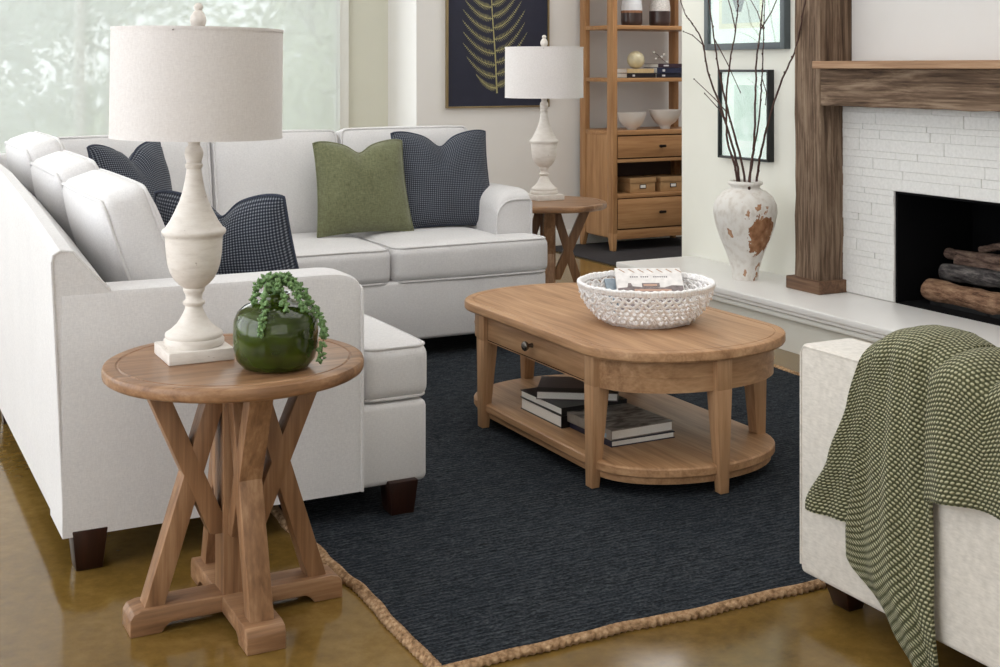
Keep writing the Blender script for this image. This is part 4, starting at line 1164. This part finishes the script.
# fern picture
fp = empty('framed_picture', (4.545, 8.85, 1.70)); tag(fp, 'large fern print on navy ground in thin gilt frame, partly behind a lamp', 'picture')
gilt = plain('gilt_frame', srgb(150,132,98), 0.35, 0.5, metal=0.6)
m = MB()
for a in ((-0.44, -0.427, -0.61, 0.61), (0.427, 0.44, -0.61, 0.61)): m.box(a[0], a[1], -0.035, 0.0, a[2], a[3], 0.002)
for z0, z1 in ((-0.61, -0.597), (0.597, 0.61)): m.box(-0.427, 0.427, -0.035, 0, z0, z1, 0.002)
m.build('frame', gilt, fp)
MB().box(-0.428, 0.428, -0.02, -0.012, -0.598, 0.598).build('navy_ground', plain('navy_print_ground', srgb(44,46,62), 0.6, 0.3), fp)
m = MB(); rr = random.Random(2)
stempts = [(-0.015+0.0*0, -0.50), (-0.03, -0.2), (-0.055, 0.1), (-0.07, 0.4), (-0.06, 0.55)]
def stx(z_):
    for (x0, z0), (x1, z1) in zip(stempts, stempts[1:]):
        if z_ <= z1: return lerp(x0, x1, (z_-z0)/(z1-z0))
    return stempts[-1][0]
FD = -0.0225
def ribbon(P, w0, w1, y):
    n_ = len(P); vs = []
    for i, (x, z_) in enumerate(P):
        a = P[max(0, i-1)]; b = P[min(n_-1, i+1)]
        dx, dz = b[0]-a[0], b[1]-a[1]; L = math.hypot(dx, dz) or 1
        w_ = lerp(w0, w1, i/(n_-1)); vs += [(x-dz/L*w_, y, z_+dx/L*w_), (x+dz/L*w_, y, z_-dx/L*w_)]
    m.add(vs, [(2*i, 2*i+1, 2*i+3, 2*i+2) for i in range(n_-1)])
ribbon([(stx(-0.5+1.05*k/20), -0.5+1.05*k/20) for k in range(21)], 0.007, 0.003, FD-0.0006)
z_ = -0.46; k = 0
while z_ < 0.52:
    env = min(1, (z_+0.56)/0.16)*max(0.15, 1-(max(0, z_+0.1)/0.8)**1.4)
    for sg in (-1, 1):
        L = 0.27*env*rr.uniform(.92, 1.05); zz0 = z_ + (0.02 if sg > 0 else 0)
        P = []
        for q in range(23):
            t = q/22
            P.append((stx(zz0)+sg*L*(t**0.9), zz0 + L*(-0.05*sin(t*pi)+(0.60 if sg < 0 else 0.85)*t**1.5)))
        ribbon(P, 0.0035, 0.001, FD-0.0004)
        for q in range(1, 22):
            t = q/22; x, zc_ = P[q]; x2, z2 = P[q+1]; dx, dz = x2-x, z2-zc_; l = math.hypot(dx, dz); dx /= l; dz /= l
            ll = 0.037*(1-t)**.6*min(1, t*5+.45)
            for s2 in (-1, 1):
                nx, nz = -dz*s2, dx*s2
                tx, tz = x+(nx*.92+dx*.35)*ll, zc_+(nz*.92+dz*.35)*ll
                w_ = 0.0022
                m.add([(x-dx*w_, FD, zc_-dz*w_), (lerp(x, tx, .6)-dx*w_*.9, FD, lerp(zc_, tz, .6)-dz*w_*.9), (tx, FD, tz), (lerp(x, tx, .6)+dx*w_*.7, FD, lerp(zc_, tz, .6)+dz*w_*.7), (x+dx*w_, FD, zc_+dz*w_)], [(0,1,2,3,4)])
    z_ += 0.088; k += 1
m.build('fern_print', plain('fern_gold_ink', srgb(168,162,118), 0.7, 0.2, 0.25, 40), fp, 180)

# ------------------------------------------------------------------ bookcase and contents
bc = empty('bookcase', (5.68, 8.55, 0.012))
tag(bc, 'tall oak etagere bookcase with open shelves and two drawers', 'bookcase')
hx, y0, y1, ZT = 0.44, -0.25, 0.235, 2.35
for x in (-hx, hx):
    for y in (y0, y1):
        sx = 1 if x < 0 else -1; sy = 1 if y < 0 else -1
        xa, xb = sorted((x, x+sx*0.040)); ya, yb = sorted((y, y+sy*0.085))
        m = MB().box(xa, xb, ya, yb, 0.13, ZT, 0.002)
        lo = [(x, y, 0), (x+sx*.03, y, 0), (x+sx*.03, y+sy*.045, 0), (x, y+sy*.045, 0)]; hi = [(x, y, 0.131), (x+sx*.04, y, 0.131), (x+sx*.04, y+sy*.085, 0.131), (x, y+sy*.085, 0.131)]
        m.hexa(lo, hi, 0.0015)
        m.build('leg', case_oak['z'], bc)
for x in (-hx, hx):
    sx = 1 if x < 0 else -1; xa, xb = sorted((x+sx*0.006, x+sx*0.022))
    MB().box(xa, xb, y0+.085, y1-.085, 0.10, 0.885).build('side_panel', case_oak['z'], bc)
for z0, z1 in ((0.872, 0.905), (1.275, 1.305), (1.675, 1.705), (2.06, 2.09), (2.33, 2.37)):
    ov = 0.0 if z1 < 2.3 else 0.01
    MB().box(-hx+0.002-ov, hx-0.002+ov, y0+0.003-ov, y1-0.002, z0, z1, 0.003).build('shelf', case_oak['x'], bc)
MB().box(-hx+.04, hx-.04, y0+.004, y1-.01, 0.085, 0.155, 0.002).build('bottom_rail', case_oak['x'], bc)
MB().box(-hx+.04, hx-.04, y0+.004, y1-.01, 0.395, 0.425, 0.002).build('shelf', case_oak['x'], bc)
MB().box(-hx+.04, hx-.04, y0+.004, y0+.02, 0.665, 0.69, 0.001).build('rail', case_oak['x'], bc)
MB().box(-hx+.02, hx-.02, y1-.03, y1-.02, 0.155, 0.88).build('back_panel', plain('dark_case_back', srgb(86,70,62), 0.8), bc)
for z0, z1 in ((0.165, 0.388), (0.70, 0.862)):
    d_ = MB().box(-hx+.046, hx-.046, y0+.0005, y0+.30, z0, z1, 0.003).build('drawer', case_oak['x'], bc)
    k_ = MB()
    k_.lathe([(0, 0), (0.012, 0), (0.008, 0.006), (0.006, 0.014), (0, 0.015)], 16, LRS((0.0, y0, (z0+z1)/2), 90, 0, 0))
    k_.box(-0.032, 0.032, y0-0.024, y0-0.012, (z0+z1)/2-0.008, (z0+z1)/2+0.012, 0.006, 3)
    k_.build('pull', bronze, d_, 60)
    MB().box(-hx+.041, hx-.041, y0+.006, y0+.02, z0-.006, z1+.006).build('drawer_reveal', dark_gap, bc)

def lathe_thing(name, label, cat, loc, prof, mat, grp=None, part='bowl_body', seg=40):
    o = MB().lathe(prof, seg).build(name, mat, None, 60, loc); tag(o, label, cat, grp); return o
porc = plain('matte_white_stoneware', srgb(224,219,214), 0.5, 0.4, 0.03, 8)
ZB = 0.012
bowlp = [(0, 0.0), (0.045, 0.0), (0.05, 0.012), (0.085, 0.035), (0.118, 0.075), (0.136, 0.13), (0.140, 0.152), (0.135, 0.152), (0.112, 0.08), (0.08, 0.045), (0, 0.03)]
lathe_thing('bowl', 'white stoneware bowl on the counter, left of the footed one', 'bowl', (5.505, 8.45, 0.905+ZB), [(r_*.80, z_*.88) for r_, z_ in bowlp], porc, 'white bowls in the bookcase')
bowlp2 = [(0, 0.0), (0.048, 0.0), (0.05, 0.02), (0.06, 0.035), (0.10, 0.06), (0.138, 0.11), (0.154, 0.165), (0.149, 0.166), (0.13, 0.11), (0.09, 0.065), (0, 0.045)]
lathe_thing('bowl', 'larger white footed bowl at the right of the bookcase counter', 'bowl', (5.815, 8.45, 0.905+ZB), [(r_*.82, z_*.9) for r_, z_ in bowlp2], porc, 'white bowls in the bookcase')
jar_w = plain('white_glaze', srgb(214,216,220), 0.35, 0.5); jar_b = plain('dark_brown_glaze', srgb(58,44,42), 0.3, 0.5)
jar_s = plain('speckled_white_glaze', srgb(206,202,198), 0.4, 0.5, 0.25, 120); jar_tan = plain('tan_glaze', srgb(140,98,72), 0.5, 0.4)
def jar(label, loc, r_, wm):
    o = empty('two_tone_vase', loc); tag(o, label, 'vase', 'two-tone vases in the bookcase')
    MB().lathe([(0, 0), (r_*.86, 0), (r_*.97, 0.012), (r_, 0.04), (r_, 0.098)], 36).build('dark_base', jar_b, o, 60)
    MB().lathe([(r_, 0.098), (r_*1.002, 0.10), (r_*1.0, 0.116), (r_*.995, 0.118)], 36).build('tan_band', jar_tan if wm is jar_w else jar_b, o, 60)
    MB().lathe([(r_*.995, 0.118), (r_*.985, 0.15), (r_*.9, 0.20), (r_*.6, 0.235), (r_*.34, 0.245), (r_*.30, 0.27), (r_*.34, 0.278), (r_*.26, 0.278), (r_*.24, 0.24), (0, 0.22)], 36).build('glazed_top', wm, o, 60)
jar('two-tone vase, plain white over dark brown, at left on the third shelf', (5.505, 8.45, 1.705+ZB), 0.083, jar_w)
jar('two-tone vase with speckled white top, at right on the third shelf', (5.765, 8.45, 1.705+ZB), 0.083, jar_s)
# books on the second shelf
GS = 'books on the bookcase shelf'
z0 = 1.305+ZB
ink = plain('silver_lettering', srgb(200,200,204), 0.5)
def shelf_book(label, x0, x1, z_, t_, col, marks, lab_col=None):
    o = book(label, ((x0+x1)/2, 8.43, z_), 0, x1-x0, 0.20, t_, col, GS, spine='y-')
    mk = MB(); rr = random.Random(int(x0*1000+z_*100)); x = -(x1-x0)/2+0.05
    while x < (x1-x0)/2-0.04:
        w_ = rr.uniform(.02, .05); 
        if marks and rr.random() > .2: MB().box(x, x+w_, -0.1008, -0.1, t_*.3, t_*.7).build('title_word', ink, o)
        x += w_+0.004
        return o
shelf_book('black book with pale spine end, lying under the cream sphere stack', 5.385, 5.645, z0, 0.036, srgb(34,30,34), True)
shelf_book('tan book lying between the black one and the cream sphere', 5.385, 5.63, z0+0.0365, 0.034, srgb(196,170,128), False)
shelf_book('black book at the bottom of the right stack on the second shelf', 5.655, 5.925, z0, 0.034, srgb(26,28,42), True)
shelf_book('navy book in the middle of the right stack on the second shelf', 5.66, 5.92, z0+0.0345, 0.044, srgb(40,44,68), True)
shelf_book('dark plum book topping the right stack on the second shelf', 5.67, 5.92, z0+0.079, 0.030, srgb(58,40,52), True)
sp = MB().sphere((0,0,0.068), 0.068, 32, 20).build('decorative_sphere', plain('cream_marbled_stone', srgb(206,196,164), 0.35, 0.5, 0.15, 18), None, 60, (5.53, 8.43, z0+0.0705)); tag(sp, 'cream stone sphere resting on the tan book', 'ornament')
cs = empty('cotton_sprig', (5.76, 8.43, z0+0.109)); tag(cs, 'small sprig with white cotton buds on the dark plum book', 'ornament')
MB().tube([(0.06,0,0.004), (0.02,0,0.03), (-0.03,0,0.07), (-0.06,0,0.085)], 0.002, 5).tube([(0.0,0,0.045), (0.03,0,0.07)], 0.0015, 5).tube([(-0.01,0,0.05), (-0.04,0,0.04)], 0.0015, 5).build('stem', twig, cs)
cw_ = plain('cotton_white', srgb(232,228,222), 0.9)
for p in ((-0.062,0,0.088), (0.032,0,0.072), (-0.042,0,0.038), (0.01,0,0.05), (0.06,0,0.012)): MB().sphere(p, 0.0105, 10, 7).build('bud', cw_, cs, 60)
# storage boxes
card = plain('kraft_box_card', srgb(176,140,100), 0.7, 0.2, 0.06, 20)
lab = plain('label_white', srgb(236,234,230), 0.7)
def sbox(label, x):
    o = empty('storage_box', (x, 8.43, 0.425+ZB)); tag(o, label, 'box', 'kraft storage boxes in the bookcase')
    MB().box(-0.114, 0.114, -0.09, 0.13, 0, 0.090, 0.002).build('box_body', card, o)
    MB().box(-0.119, 0.119, -0.095, 0.135, 0.078, 0.114, 0.002).build('lid', card, o)
    l_ = MB().box(-0.030, 0.030, -0.0925, -0.090, 0.032, 0.066, 0.001).build('label_holder', bronze, o)
    MB().box(-0.023, 0.023, -0.0935, -0.0924, 0.038, 0.060).build('card', lab, l_)
sbox('kraft cardboard storage box on the left, between the two drawers', 5.535); sbox('kraft cardboard storage box on the right, between the two drawers', 5.815)

# ------------------------------------------------------------------ firebox logs
def log(label, a, b, r_, mat, seed, endm):
    rr = random.Random(seed)
    A_, B_ = Vector(a), Vector(b); n_ = 18
    o = empty('log', tuple(A_)); tag(o, label, 'log', 'logs in the fireplace')
    bow = Vector((0, 0, rr.uniform(-.01, .012)))
    path = [A_.lerp(B_, i/n_)-A_ + bow*sin(pi*i/n_) + Vector((rr.uniform(-1,1), 0, rr.uniform(-1,1)))*r_*.05 for i in range(n_+1)]
    mb = MB(); mb.tube(path, [r_*rr.uniform(.92, 1.06) for _ in path], 16, caps=False)
    for i, v in enumerate(mb.v):
        k = rr.uniform(.94, 1.06); c_ = path[i//16]; mb.v[i] = tuple(c_ + (Vector(v)-c_)*k)
    ob = mb.build('bark', mat, o, 60)
    e = MB(); e.add(mb.v[:16], [list(range(16))]); e.add(mb.v[-16:], [list(range(16))]); e.build('sawn_end', endm, o)
    return o
def bark_mat(name, c1, c2, c3):
    t = NT(name); n = t.n('ShaderNodeTexNoise', {'Vector': t.obj((40, 10, 40)), 'Scale': 1.0, 'Detail': 6.0, 'Roughness': 0.7})
    t.bump(n.outputs[0], 0.8, 0.01)
    return t.base(t.ramp(n.outputs[0], [(0.35, c1), (0.5, c2), (0.68, c3)]), 0.9, 0.15)
bk1 = bark_mat('tan_bark', srgb(72,50,38), srgb(128,98,78), srgb(168,138,112))
bk2 = bark_mat('charred_bark', srgb(34,32,34), srgb(78,74,74), srgb(128,122,118))
bk3 = bark_mat('grey_brown_bark', srgb(60,46,42), srgb(112,92,82), srgb(144,124,110))
endw = plain('sawn_log_end', srgb(140,112,88), 0.85, 0.1, 0.15, 30)
Zf = 0.246
log('thick tan front log lying lowest on the firebox floor', (4.80, 4.71, Zf+0.062), (4.80, 3.6, Zf+0.062), 0.054, bk1, 1, endw)
log('charred dark log resting behind and above the thick tan log', (4.88, 4.68, Zf+0.145), (4.86, 3.7, Zf+0.150), 0.042, bk2, 2, endw)
log('grey brown log upper left of the pile, with its sawn end showing', (4.96, 4.74, Zf+0.225), (4.93, 4.36, Zf+0.240), 0.027, bk3, 3, endw)
log('grey brown log slanting down across the middle of the pile', (4.93, 4.64, Zf+0.205), (4.90, 3.9, Zf+0.170), 0.033, bk3, 4, endw)
log('short log balanced on the very top of the pile', (4.98, 4.55, Zf+0.262), (5.00, 4.38, Zf+0.305), 0.018, bk3, 5, endw)
log('log at the right of the pile leaning on the slanting log', (4.95, 4.38, Zf+0.225), (4.93, 3.9, Zf+0.19), 0.030, bk3, 6, endw)
gr = MB()
for y in (4.6, 4.3, 4.0, 3.7): gr.box(4.76, 5.06, y-.008, y+.008, Zf, Zf+0.012)
gr.box(4.76, 4.772, 3.6, 4.66, Zf, Zf+0.02).box(5.05, 5.062, 3.6, 4.66, Zf, Zf+0.1)
g = gr.build('log_grate', black_iron); tag(g, 'black iron grate on the firebox floor under the logs', 'fireplace grate')
